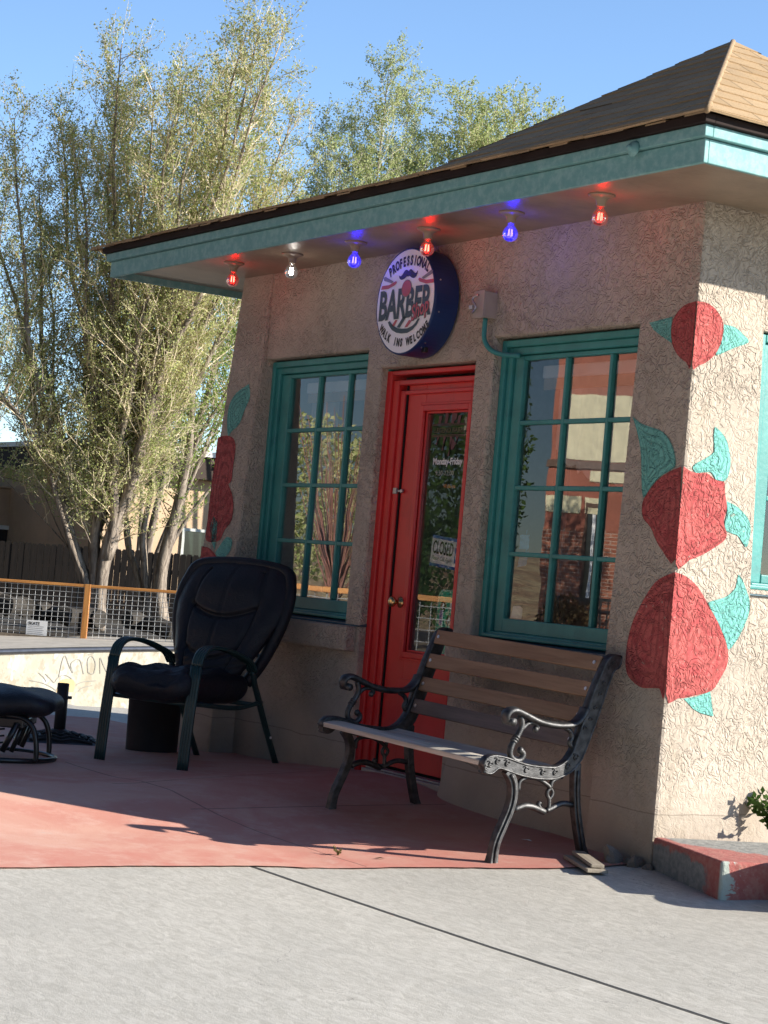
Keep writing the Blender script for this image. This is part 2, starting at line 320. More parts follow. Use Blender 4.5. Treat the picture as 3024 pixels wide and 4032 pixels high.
# measured outlines: M mural (x or y, z), B bench end frame (y, z), T tree stems (lateral, z)
M={'f1f':[(1.018,2.308),(0.941,2.295),(0.886,2.253),(0.87,2.197),(0.887,2.13),(0.932,2.078),(0.993,2.043),(1.024,2.033)],
'f1s':[(-0.102,2.307),(-0.038,2.306),(0.018,2.277),(0.051,2.233),(0.053,2.176),(0.026,2.107),(-0.019,2.061),(-0.07,2.034),(-0.112,2.032)],
'l1f':[(0.717,2.233),(0.868,2.25),(0.87,2.197),(0.887,2.132),(0.812,2.167),(0.75,2.2)],
'l1s':[(0.054,2.229),(0.119,2.226),(0.164,2.204),(0.205,2.172),(0.126,2.137),(0.022,2.09),(0.045,2.142),(0.052,2.184)],
'l2f':[(0.668,1.817),(0.734,1.784),(0.807,1.766),(0.886,1.744),(0.949,1.695),(0.982,1.642),(0.992,1.597),(0.962,1.577),(0.898,1.548),(0.849,1.507),(0.806,1.458),(0.784,1.499),(0.765,1.598),(0.746,1.672),(0.707,1.756)],
'f2f':[(1.032,1.593),(0.963,1.573),(0.899,1.544),(0.844,1.499),(0.807,1.453),(0.798,1.416),(0.815,1.367),(0.871,1.328),(0.91,1.28),(0.961,1.233),(1.056,1.196)],
'f2s':[(-0.124,1.594),(-0.08,1.577),(-0.037,1.573),(0.013,1.578),(0.058,1.555),(0.109,1.552),(0.12,1.498),(0.135,1.445),(0.122,1.378),(0.14,1.336),(0.136,1.303),(0.081,1.265),(0.012,1.227),(-0.057,1.2),(-0.136,1.181)],
'l2s':[(0.04,1.783),(0.078,1.762),(0.109,1.733),(0.126,1.696),(0.14,1.648),(0.138,1.599),(0.119,1.558),(0.087,1.552),(0.058,1.558),(0.034,1.583),(-0.009,1.581),(-0.051,1.574),(-0.071,1.594),(-0.054,1.614),(-0.013,1.635),(0.035,1.665),(0.047,1.693),(0.036,1.736)],
'l3s':[(0.13,1.469),(0.182,1.455),(0.22,1.436),(0.259,1.407),(0.279,1.37),(0.277,1.32),(0.262,1.28),(0.235,1.3),(0.207,1.325),(0.17,1.333),(0.128,1.351),(0.138,1.418)],
'f3f':[(1.057,1.141),(0.995,1.121),(0.937,1.09),(0.887,1.032),(0.84,0.96),(0.815,0.909),(0.796,0.824),(0.797,0.74),(0.819,0.686),(0.868,0.655),(0.924,0.638),(0.987,0.642),(1.04,0.645),(1.078,0.634)],
'f3s':[(-0.134,1.141),(-0.09,1.134),(-0.034,1.11),(0.014,1.072),(0.064,1.014),(0.12,0.948),(0.167,0.882),(0.19,0.82),(0.19,0.765),(0.153,0.701),(0.111,0.651),(0.022,0.627),(-0.075,0.61),(-0.144,0.63)],
'l4s':[(0.224,1.16),(0.249,1.138),(0.27,1.104),(0.298,1.05),(0.298,0.994),(0.274,0.937),(0.241,0.879),(0.194,0.831),(0.167,0.875),(0.125,0.942),(0.064,1.017),(0.09,1.036),(0.162,1.058),(0.21,1.096),(0.217,1.121)],
'l5s':[(-0.044,0.61),(0.032,0.623),(0.103,0.647),(0.129,0.541),(0.055,0.552),(0.009,0.571)],
'L_leafA':[(-2.9,2.09),(-2.865,2.012),(-2.911,1.93),(-2.951,1.853),(-3.039,1.806),(-3.075,1.783),(-3.114,1.874),(-3.112,1.971),(-3.043,2.041)],
'L_red':[(-3.184,1.778),(-3.095,1.783),(-3.001,1.764),(-2.958,1.703),(-2.956,1.608),(-2.953,1.512),(-2.984,1.488),(-2.933,1.441),(-2.887,1.37),(-2.885,1.276),(-2.955,1.215),(-3,1.154),(-3.111,1.138),(-3.182,1.16),(-3.189,1.269),(-3.199,1.39),(-3.203,1.535),(-3.2,1.657),(-3.203,1.754)],
'L_leafB':[(-3.119,1.295),(-3.057,1.26),(-3.045,1.176),(-3.046,1.093),(-3.114,1.15),(-3.144,1.234)],
'L_leafC':[(-3.03,1.081),(-2.99,1.118),(-2.918,1.174),(-2.843,1.158),(-2.846,1.099),(-2.908,1.056),(-3.01,1.058)],
'L_redB':[(-3.22,1.111),(-3.099,1.097),(-2.96,1.018),(-3.058,0.961),(-3.06,0.794),(-3.214,0.785),(-3.201,0.918)]}
B={'bandtop':[(-0.902,0.274),(-0.899,0.297),(-0.879,0.315),(-0.839,0.32),(-0.777,0.311),(-0.687,0.288),(-0.607,0.279),(-0.534,0.277),(-0.5,0.283),(-0.462,0.307),(-0.437,0.34),(-0.423,0.37)],
'bandbot':[(-0.9,0.252),(-0.869,0.246),(-0.848,0.253),(-0.828,0.269),(-0.803,0.268),(-0.727,0.247),(-0.647,0.233),(-0.568,0.228),(-0.506,0.233),(-0.435,0.26),(-0.393,0.3),(-0.368,0.346)],
'upin':[(-0.429,0.473),(-0.375,0.526),(-0.347,0.612),(-0.299,0.725),(-0.285,0.748),(-0.259,0.766),(-0.215,0.764)],
'upout':[(-0.357,0.399),(-0.322,0.476),(-0.289,0.58),(-0.252,0.693),(-0.226,0.712),(-0.212,0.734),(-0.213,0.763)],
'fleg':[(-0.772,0.259),(-0.737,0.216),(-0.726,0.162),(-0.734,0.104),(-0.76,0.037),(-0.791,-0.039),(-0.8,-0.106),(-0.802,-0.141)],
'rleg':[(-0.398,0.295),(-0.392,0.213),(-0.383,0.144),(-0.369,0.076),(-0.342,-0.015),(-0.318,-0.079),(-0.3,-0.114)],
'arm':[(-0.793,0.46),(-0.803,0.482),(-0.792,0.504),(-0.76,0.512),(-0.708,0.496),(-0.627,0.468),(-0.541,0.456),(-0.461,0.458),(-0.422,0.47),(-0.39,0.501),(-0.376,0.534)],
'sup':[(-0.724,0.489),(-0.713,0.463),(-0.713,0.44),(-0.727,0.408),(-0.746,0.381),(-0.759,0.349),(-0.757,0.322),(-0.738,0.305),(-0.71,0.301),(-0.692,0.315),(-0.691,0.333),(-0.706,0.344)],
'branch':[(-0.71,0.433),(-0.687,0.454),(-0.66,0.462),(-0.634,0.456),(-0.627,0.441),(-0.637,0.434)],
'lowA':[(-0.711,0.095),(-0.668,0.11),(-0.623,0.11),(-0.577,0.097),(-0.545,0.086)],
'lowB':[(-0.397,0.117),(-0.443,0.123),(-0.477,0.116),(-0.51,0.102),(-0.537,0.092)],
'curl':[(-0.545,0.088),(-0.566,0.097),(-0.582,0.115),(-0.575,0.128)],
'mid':[(-0.524,0.188),(-0.54,0.172),(-0.538,0.156),(-0.525,0.138),(-0.523,0.097)],
'mid2':[(-0.524,0.188),(-0.511,0.172),(-0.512,0.156),(-0.525,0.138)],
'brA':[(-0.697,0.176),(-0.695,0.212),(-0.658,0.23),(-0.602,0.227),(-0.555,0.208),(-0.524,0.188)],
'brB':[(-0.524,0.188),(-0.519,0.215),(-0.489,0.231),(-0.467,0.236)],
'armback':[(-0.477,0.448),(-0.447,0.431),(-0.433,0.408),(-0.442,0.385),(-0.431,0.367),(-0.406,0.377)]}
T={'A':[(-5.17,-0.39),(-5.36,0.44),(-5.64,1.07),(-6.02,2.19),(-6.26,2.72),(-6.81,3.43),(-7.29,4.01),(-7.63,4.73)],
'B':[(-5.12,-0.38),(-5.22,0.73),(-5.28,1.36),(-5.13,2.26),(-5.12,2.65),(-5.2,3.28),(-5.25,4.3),(-5.35,5.15),(-5.44,6.58)],
'Cc':[(-5.07,-0.38),(-5.09,0.61),(-4.94,1.51),(-4.7,2.3),(-4.53,2.96),(-4.44,3.35),(-4.23,4.53),(-4.11,5.11),(-3.99,6.23)],
'Dd':[(-5.03,0.94),(-4.86,1.78),(-4.95,2.54),(-4.87,3.31),(-4.88,3.76),(-4.8,4.74),(-4.81,5.92)],
'E':[(-4.09,-0.35),(-4.22,0.47),(-4.17,1.09),(-4.03,1.91),(-3.92,2.59),(-3.87,3.28),(-3.84,4.78),(-3.87,5.54),(-3.81,7.05)],
'F':[(-4.44,-0.38),(-4.63,0.51),(-4.79,0.91),(-4.91,1.24),(-5.04,1.95)],
'G':[(-4.34,-0.37),(-4.51,0.51),(-4.56,1),(-4.62,1.49),(-4.54,2.49),(-4.44,3.5)]}
# ---------------------------------------------------------------- the ground
def ground():
    ang = np.concatenate([np.arange(-180, -32, 4.), np.arange(-32, 20, .8), np.arange(20, 180, 4.)])
    Ds = [.4, 1.5, 3, 4.5, 6, 7, 8, 9, 10, 11, 12, 13, 14, 15.6, 16.0, 17.5, 24.5, 33.0, 33.3, 36, 40, 44, 50, 60, 80, 120, 250, 600, 1500]
    mb = MB(); n = len(ang); vs = []
    for d in Ds:
        for an in ang:
            t = R(an); p = CAM[:2] + FR[:2] * d * math.sin(t) + FF[:2] * d * math.cos(t)
            z = -.40 if d > 33.1 else min(-.2, G1(p[0], p[1]) - .03)
            if -31 < an < -1 and 15.8 < d < 33.2: z = -2.3
            if d >= 60: z = -.4
            if abs(an) > 95 or (an < -32): z = min(z, G1(p[0], p[1]) - .03) if d < 14 else -.25
            vs.append((p[0], p[1], z))
    fs = [(i * n + j, i * n + (j + 1) % n, (i + 1) * n + (j + 1) % n, (i + 1) * n + j) for i in range(len(Ds) - 1) for j in range(n)]
    fs.append(tuple(range(n))[::-1])
    mb.add(vs, fs)
    t = NT('packed dirt with yard shade'); XX = t.xyz(); dpt = t.math('ADD', t.math('MULTIPLY', XX[0], -.8457), t.math('MULTIPLY', XX[1], .5337)); c = t.mix(t.ss(t.noise(.6, 5, .7), .35, .65), (.16, .12, .085), (.26, .20, .14)); c = t.mix(t.ss(dpt, 22, 24), c, (.028, .022, .016)); c = t.mix(t.ss(t.noise(6, 4), .5, .75, 0, .5), c, (.12, .10, .06)); t.set(c, .95); t.bump(t.noise(9, 4), .5, .05)  # behind the wire fence the yard's shade is painted in as near-black dirt
    o = mb.build('ground', t.m, smooth=True); tag(o, kind='structure')
ground()

EDGE = [(-5.0, .30), (-2.88, .655), (-2.3, .63), (-1.81, .64), (-1.5, .70), (-1.2, .78), (-.9, .88), (-.65, .975), (-.35, 1.02), (-.1, 1.0), (.3, 1.0)]
def grid_sheet(name, x0, x1, y0, y1, st, mat, lift, keep=None, smooth=True):
    xs = np.arange(x0, x1 + 1e-6, st); ys = np.arange(y0, y1 + 1e-6, st); XX, YY = np.meshgrid(xs, ys)
    Z = gz(XX, YY) + lift; n = len(xs)
    mb = MB(); mb.add(np.stack([XX, YY, Z], -1).reshape(-1, 3), [(j * n + i, j * n + i + 1, (j + 1) * n + i + 1, (j + 1) * n + i) for j in range(len(ys) - 1) for i in range(n - 1) if keep is None or keep(xs[i] + st / 2, ys[j] + st / 2)])
    return mb.build(name, mat, smooth=smooth)
def concrete():
    t = NT('grey broom finished concrete'); v = t.vmap(scale=(14, 34, 14), rot=(0, 0, .25)); n = t.noise(1, 6, .78, .9, vec=v); n2 = t.noise(2.2, 5, .65); n3 = t.noise(170, 2, .7)
    c = t.mix(t.ss(n, .30, .70), (.43, .408, .355), (.62, .592, .53)); c = t.mix(t.ss(n2, .35, .7, 0, .35), c, (.40, .385, .345)); c = t.mix(t.ss(n3, .60, .74, 0, .5), c, (.27, .265, .245))
    c = t.mix(t.ss(t.noise(75, 2), .66, .72, 0, .5), c, (.62, .61, .58))
    c = t.mix(t.ss(t.noise(1.1, 6, .7, 1.2), .60, .72, 0, .25), c, (.36, .355, .33))
    ln = lines_mask(t, [((.62, -1.815), (3.25, -1.625), .017), ((3.25, -1.625), (7.0, -1.36), .017)], .002)
    c = t.mix(t.ss(t.noise(.7, 7, .72, .8), .56, .66, 0, .3), c, (.33, .315, .28)); c = t.mix(t.ss(t.noise(28, 5, .8), .69, .73, 0, .6), c, (.22, .20, .17))
    crk = t.math('MULTIPLY', t.ss(t.math('ABSOLUTE', t.math('SUBTRACT', t.noise(.55, 7, .6, .2), .5)), 0, .0012, 1, 0), t.ss(t.noise(.5, 2), .5, .56)); c = t.mix(t.math('MULTIPLY', crk, .55), c, (.14, .13, .12))
    c = t.mix(t.math('MULTIPLY', ln, .92), c, (.035, .035, .035)); t.set(c, .9, spec=.25)
    h = t.math('SUBTRACT', t.math('ADD', t.math('MULTIPLY', n, .6), t.math('MULTIPLY', n3, .5)), t.math('MULTIPLY', ln, 3)); t.bump(h, .5, .004); return t.m
m_conc = concrete()
tag(grid_sheet('pavement', -12, 10, -12, 3.0, .2, m_conc, 0.0, keep=lambda x, y: (np.array([x, y]) - CAM[:2]) @ FF[:2] < 15.5), kind='structure')
def redslab():
    t = NT('worn red concrete paint'); n = t.noise(1.3, 5, .65, .6); n2 = t.noise(5, 5, .75); n3 = t.noise(140, 2, .7); X = t.xyz()
    c = t.mix(t.ss(n, .38, .62), (.64, .29, .225), (.70, .40, .31)); c = t.mix(t.ss(n2, .45, .72, 0, .6), c, (.74, .49, .40))
    c = t.mix(t.ss(t.math('ADD', n2, t.math('MULTIPLY', n, .5)), .92, 1.02, 0, .55), c, (.60, .47, .41))
    strong = t.math('MULTIPLY', t.ss(X[0], .15, .55), t.ss(t.noise(2.6, 4, .7), .45, .62)); c = t.mix(t.math('MULTIPLY', strong, .75), c, (.62, .23, .18))
    c = t.mix(t.ss(n3, .6, .75, 0, .4), c, (.46, .25, .20))
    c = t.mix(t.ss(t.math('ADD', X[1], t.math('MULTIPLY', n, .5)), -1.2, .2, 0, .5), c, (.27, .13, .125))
    ln = lines_mask(t, [((-1.11, -1.63), (-1.48, -.19), .008), ((-2.08, -1.45), (-.41, -1.42), .007), ((-.41, -1.42), (.72, -1.34), .005), ((-.54, -1.50), (-.45, -.54), .008), ((-.45, -.54), (-.4, -.2), .008)], .004)
    c = t.mix(t.math('MULTIPLY', ln, .5), c, (.07, .04, .04)); t.set(c, .85, spec=.3)
    t.bump(t.math('SUBTRACT', t.math('ADD', n3, n2), t.math('MULTIPLY', ln, 2)), .35, .003); return t.m
m_redslab = redslab()
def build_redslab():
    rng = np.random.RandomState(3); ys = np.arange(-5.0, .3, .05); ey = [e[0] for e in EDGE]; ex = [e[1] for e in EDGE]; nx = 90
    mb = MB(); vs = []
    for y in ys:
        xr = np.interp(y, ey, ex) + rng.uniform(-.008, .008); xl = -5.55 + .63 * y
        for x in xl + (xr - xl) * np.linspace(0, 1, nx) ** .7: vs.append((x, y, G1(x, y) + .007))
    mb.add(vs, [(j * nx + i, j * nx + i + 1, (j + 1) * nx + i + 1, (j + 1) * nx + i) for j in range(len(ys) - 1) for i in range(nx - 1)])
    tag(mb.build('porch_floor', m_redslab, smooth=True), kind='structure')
build_redslab()

# ---------------------------------------------------------------- the barber shop
shop = thing('barber_shop', 'small tan stucco barber shop with teal windows, red door and a shingled turret roof', 'shop')
yR = lambda z: -.10 - .03 * (2.236 - z)
xS = lambda z: 1.02 + .03 * (2.4 - z)
yL = lambda z: -.12 - .055 * (2.3 - z)
def facade():
    xs = [-2.80, -1.655, -1.505, -.63, -.474, .66]; zs = [-.35, .755, 2.13, 2.236, 2.76]; y = -.09
    def solid(i, k):
        if i == 0 and k in (1, 2): return False
        if i == 2 and k in (0, 1): return False
        if i == 4 and k in (1, 2): return False
        return True
    bm = bmesh.new(); V = {}
    def v(i, k, yy):
        if (i, k, yy) not in V: V[(i, k, yy)] = bm.verts.new((xs[i], yy, zs[k]))
        return V[(i, k, yy)]
    yb = .045; cells = [(i, k) for i in range(5) for k in range(4) if solid(i, k)]
    ok = lambda i, k: 0 <= i < 5 and 0 <= k < 4 and solid(i, k)
    for i, k in cells:
        bm.faces.new((v(i, k, y), v(i + 1, k, y), v(i + 1, k + 1, y), v(i, k + 1, y)))
        for (a, b, nb) in (((i, k), (i + 1, k), (i, k - 1)), ((i + 1, k), (i + 1, k + 1), (i + 1, k)), ((i + 1, k + 1), (i, k + 1), (i, k + 1)), ((i, k + 1), (i, k), (i - 1, k))):
            if not ok(*nb): bm.faces.new((v(*a, y), v(*a, yb), v(*b, yb), v(*b, y)))
    bmesh.ops.recalc_face_normals(bm, faces=bm.faces)
    ed = [e for e in bm.edges if len(e.link_faces) == 2 and e.calc_face_angle(0) > .5 and abs(e.verts[0].co.y - y) < 1e-5 and abs(e.verts[1].co.y - y) < 1e-5]
    bmesh.ops.bevel(bm, geom=ed, offset=.014, segments=3, affect='EDGES', profile=.5)
    me = bpy.data.meshes.new('front_wall'); bm.to_mesh(me); bm.free(); me.materials.append(m_stucco)
    for p in me.polygons: p.use_smooth = False
    link(bpy.data.objects.new('wall', me), shop)
facade()
def pnoise(x, y, z): return .5 * math.sin(31 * x + 7 * z + 3 * math.sin(17 * z)) * math.cos(29 * z + 11 * y + 2 * math.sin(23 * x)) + .5 * math.sin(67 * z + 5 * x + 9 * y)
def strip_grid(mb, pfn, nu, nv):
    """pfn(s,t)->point; adds a grid"""
    vs = [pfn(i / nu, j / nv) for j in range(nv + 1) for i in range(nu + 1)]; n = nu + 1
    mb.add(vs, [(j * n + i, j * n + i + 1, (j + 1) * n + i + 1, (j + 1) * n + i) for j in range(nv) for i in range(nu)])
def pillar_right():
    # one skin that turns the corner: left return, front, rounded corner, side, back return
    prof = lambda z: [(.64, -.035), (.64, yR(z) + .012), (.652, yR(z)), (.75, yR(z)), (.9, yR(z)), (xS(z) - .016, yR(z)), (xS(z) - .004, yR(z) + .004), (xS(z), yR(z) + .016), (xS(z), .0), (xS(z), .15), (xS(z), .288 + .01 * (2.2 - z)), (xS(z) - .012, .30 + .01 * (2.2 - z)), (.93, .30 + .01 * (2.2 - z))]
    zs = np.arange(-.3, 2.761, .03); mb = MB(); vs = []
    for z in zs:
        for (x, y) in prof(z):
            d = .002 * pnoise(x, y, z); vs.append((x + d, y - d, z))
    n = 13
    mb.add(vs, [(j * n + i, j * n + i + 1, (j + 1) * n + i + 1, (j + 1) * n + i) for j in range(len(zs) - 1) for i in range(n - 1)])
    return mb.build('pillar', m_stucco, shop)
PR = pillar_right()
def pillar_left():
    prof = lambda z: [(-3.17 - .035 * (2.6 - z), .6), (-3.17 - .035 * (2.6 - z), yL(z) + .02), (-3.15 - .035 * (2.6 - z), yL(z)), (-3.0, yL(z)), (-2.81, yL(z)), (-2.797, yL(z) + .004), (-2.792, yL(z) + .016), (-2.792, .05)]
    zs = np.arange(-.4, 2.761, .03); mb = MB(); vs = []
    for z in zs:
        for (x, y) in prof(z):
            d = .002 * pnoise(x, y, z); vs.append((x + d, y - d, z))
    n = 8
    mb.add(vs, [(j * n + i, j * n + i + 1, (j + 1) * n + i + 1, (j + 1) * n + i) for j in range(len(zs) - 1) for i in range(n - 1)])
    return mb.build('pillar', m_stucco, shop)
PL = pillar_left()
# side wall, back and left walls, interior
mb = MB()
mb.box(.90, 1.035, .32, 1.86, -.35, 1.10); mb.box(.90, 1.0, .30, 1.86, 2.236, 2.76); mb.box(.90, 1.03, 1.86, 4.0, -.35, 2.76)
mb.box(-3.16, -3.02, .6, 4.0, -.35, 2.76); mb.box(-3.16, 1.03, 4.0, 4.14, -.35, 2.76)
mb.build('wall', m_stucco, shop, bevel=.012)
mb = MB(); mb.box(-3.02, .90, .06, 4.0, -.1, -.02); mb.build('interior_floor', simple('interior floor', (.12, .10, .09), .5), shop)
mb = MB(); mb.quad((-3.01, .06, -.02), (-3.01, 3.99, -.02), (-3.01, 3.99, 2.74), (-3.01, .06, 2.74)); mb.quad((-3.01, 3.99, -.02), (.90, 3.99, -.02), (.90, 3.99, 2.74), (-3.01, 3.99, 2.74))
mb.quad((-3.01, .06, 2.735), (.90, .06, 2.735), (.90, 3.99, 2.735), (-3.01, 3.99, 2.735)); mb.build('interior_wall', m_wall_in, shop)
# sill blocks below the windows
mb = MB(); mb.box(-2.785, -1.53, -.155, -.08, .607, .742); mb.build('window_ledge', m_stucco, shop, bevel=.012)
mb = MB(); mb.box(-.60, .66, -.15, -.08, .607, .742); mb.build('window_ledge', m_stucco, shop, bevel=.012)
# cement lump at the foot of the wall between door and window
mb = MB(); mb.add([(-.64, .02, -.2), (-.66, -.13, -.2), (-.50, -.24, -.2), (-.2, -.19, -.2), (.3, -.12, -.2), (.3, -.08, -.2), (-.63, .0, .16), (-.62, -.095, .15), (-.50, -.10, .17), (-.2, -.095, .12), (.3, -.092, .02), (.3, -.08, .02)],
    [(0, 1, 7, 6), (1, 2, 8, 7), (2, 3, 9, 8), (3, 4, 10, 9), (4, 5, 11, 10)]); mb.build('wall_base', m_stucco, shop, subsurf=2, smooth=True)

# windows
def ident(x, y, z): return (x, y, z)
def window(x0, x1, z0, z1, fn, glass, gl_l, gl_r, gl_b, gl_t, name='window', ncol=3, nrow=4, rows=None):
    def put(mb, *b):
        t = MB(); t.box(*b); mb.add([fn(*p) for p in t.v], t.f)
    F = MB()
    # outer moulding in two steps, butted at the corners
    for (o, i, ya, yb) in ((0, .035, -.042, .03), (.035, .072, -.024, .03)):
        put(F, x0 + o, x0 + i, ya, yb, z0 + o * .4, z1 - o); put(F, x1 - i, x1 - o, ya, yb, z0 + o * .4, z1 - o)
        put(F, x0 + i, x1 - i, ya, yb, z1 - i, z1 - o); put(F, x0 + i, x1 - i, ya - .004, yb, z0 + o * .4, z0 + .02 + o * .3)
    fr = F.build(name, m_teal, shop, bevel=.006)
    S = MB(); a = .072
    put(S, x0 + a + .003, gl_l, -.006, .03, z0 + .03, z1 - a - .003); put(S, gl_r, x1 - a - .003, -.006, .03, z0 + .03, z1 - a - .003)
    put(S, gl_l, gl_r, -.006, .03, gl_t, z1 - a - .003); put(S, gl_l, gl_r, -.009, .03, z0 + .03, gl_b)
    S.build('sash', m_teal, fr, bevel=.005)
    Q = MB(); cw = (gl_r - gl_l) / ncol; hw = .011
    zc = rows or [gl_b + (gl_t - gl_b) * k / nrow for k in range(1, nrow)]
    for k in range(1, ncol): put(Q, gl_l + k * cw - hw, gl_l + k * cw + hw, -.003, .028, gl_b, gl_t)
    for z in zc:
        for k in range(ncol): put(Q, gl_l + k * cw + (hw if k else 0), gl_l + (k + 1) * cw - (hw if k < ncol - 1 else 0), -.003, .028, z - hw, z + hw)
    Q.build('glazing_bar', m_teal, fr, bevel=.004)
    P = MB(); P.add([fn(gl_l, .016, gl_b), fn(gl_r, .016, gl_b), fn(gl_r, .016, gl_t), fn(gl_l, .016, gl_t)], [(0, 1, 2, 3)]); P.build('pane', glass, fr)
    Z = MB(); Z.add([fn(*p) for p in ((x0, -.10, z0 - .028), (x1, -.10, z0 - .028), (x1, .03, z0 - .028), (x0, .03, z0 - .028), (x0, -.10, z0 - .022), (x1, -.10, z0 - .022), (x1, .03, z0 + .008), (x0, .03, z0 + .008))],
        [(0, 3, 2, 1), (4, 5, 6, 7), (0, 1, 5, 4), (1, 2, 6, 5), (2, 3, 7, 6), (3, 0, 4, 7)]); Z.build('sill', simple('dark teal sill paint', (.045, .10, .13), .6, var=.2), fr, bevel=.004)
    return fr
RZ = [1.148, 1.47, 1.80]
RZ = [.215 * 0 + z for z in (1.182, 1.504, 1.822)]
window(-2.80, -1.50, .77, 2.226, ident, m_glass, -2.628, -1.64, .868, 2.128, rows=RZ)
window(-.474, .81, .77, 2.226, ident, m_glass, -.327, .68, .868, 2.128, rows=RZ)
window(.305, 1.88, 1.10, 2.226, lambda x, y, z: (.95 - y, x, z), m_sideglass, .45, 1.74, 1.17, 2.128, rows=[1.51, 1.828], nrow=3)

# door
def door():
    F = MB(); zt = 2.118
    for (o, i, ya) in ((0, .05, -.045), (.05, .105, -.03), (.105, .150, -.016)):
        F.box(-1.512 + o, -1.512 + i, ya, .05, -.03, zt - o); F.box(-.49 - i * .66, -.49 - o * .66, ya, .05, -.03, zt - o); F.box(-1.512 + i, -.49 - i * .66, ya, .05, zt - i * .5 - (o * .5), zt - o * .5 - (o * .5) if o else zt)
    fr = F.build('door', m_redwood, shop, bevel=.005)
    L = MB(); xl, xr, zb, ztop = -1.352, -.598, .035, 2.043; gl, gr, gb, gt = -1.182, -.768, .64, 1.90
    L.box(xl, gl, .002, .042, zb, ztop); L.box(gr, xr, .002, .042, zb, ztop); L.box(gl, gr, .002, .042, gt, ztop); L.box(gl, gr, .002, .042, zb, gb)
    L.build('door_leaf', m_redwood, fr, bevel=.003)
    Mo = MB()
    for (o, i, ya) in ((-.045, -.03, -.004), (-.03, 0, -.012), (0, .012, .008)):
        Mo.box(gl + o, gl + i, ya, .02, gb + o, gt - o); Mo.box(gr - i, gr - o, ya, .02, gb + o, gt - o); Mo.box(gl + i, gr - i, ya, .02, gt - i, gt - o); Mo.box(gl + i, gr - i, ya, .02, gb + o, gb + i)
    Mo.box(gl - .02, gr + .02, -.006, .004, .18, .50); Mo.box(gl - .05, gr + .05, -.003, .003, .15, .165)
    Mo.build('moulding', m_redwood, fr, bevel=.003)
    P = MB(); P.quad((gl, .022, gb), (gr, .022, gb), (gr, .022, gt), (gl, .022, gt)); P.build('pane', m_doorglass, fr)
    D = MB(); D.box(-1.3625, -1.352, -.006, .045, 0, 2.045); D.box(-1.362, -.59, .030, .045, 2.043, 2.056); D.box(-1.352, -.598, .03, .045, .0, .035); D.build('gap_shade', simple('dark gap', (.01, .006, .006), .9), fr)  # black strips stand in for the shade in the gaps round the leaf
    K = MB(); K.rev([(.0, 0), (.030, .0), (.030, .004), (.018, .010), (.011, .014), (.011, .034), (.020, .038), (.027, .046), (.029, .056), (.025, .064), (.014, .068), (.0, .069)], 20)
    K.v = [(-1.262 + x, .002 - z, .893 + y) for x, y, z in K.v]; K.build('knob', m_brass, fr, smooth=True)
    H = MB(); H.box(-1.392, -1.360, -.024, -.010, 1.462, 1.494); H.box(-1.360, -1.335, -.016, -.004, 1.472, 1.484); H.rev([(.0, 0), (.011, 0), (.011, .012), (0, .013)], 12)
    n = len(H.v) - 48; H.v = H.v[:n] + [(-1.325 + x, -.004 - z, 1.478 + y) for x, y, z in H.v[n:]]; H.build('latch', m_steel, fr, bevel=.002)
    T = MB(); T.box(-1.37, -.575, -.085, .03, -.02, .012); T.box(-1.37, -.575, -.06, .0, .012, .022); T.build('threshold', m_alum, fr, bevel=.003)
door()

# roof: soffit, fascia, low shingled roof, turret
mb = MB(); mb.add([(1.575, -.59, 2.745), (-3.1, -.59, 2.745), (-3.965, -.59, 2.785), (-3.965, 4.7, 2.785), (-3.1, 4.7, 2.745), (1.575, 4.7, 2.745)], [(0, 1, 4, 5), (1, 2, 3, 4)])
mb.build('soffit', m_soffit, shop)
mb = MB()
mb.box(-3.98, 1.583, -.607, -.585, 2.742, 2.838); mb.box(1.561, 1.583, -.585, 4.7, 2.742, 2.838); mb.box(-3.98, -3.958, -.585, 4.7, 2.742, 2.838)
mb.box(-4.005, 1.606, -.630, -.588, 2.841, 2.888); mb.box(1.566, 1.606, -.588, 4.72, 2.841, 2.888); mb.box(-4.005, -3.965, -.588, 4.72, 2.841, 2.888)
mb.build('fascia', m_fascia, shop, bevel=.004)
mb = MB(); mb.box(-4.03, 1.628, -.652, -.60, 2.890, 2.926); mb.box(1.58, 1.628, -.60, 4.74, 2.890, 2.926); mb.box(-4.03, -3.98, -.60, 4.74, 2.890, 2.926)
mb.build('drip_edge', m_drip, shop, bevel=.003)
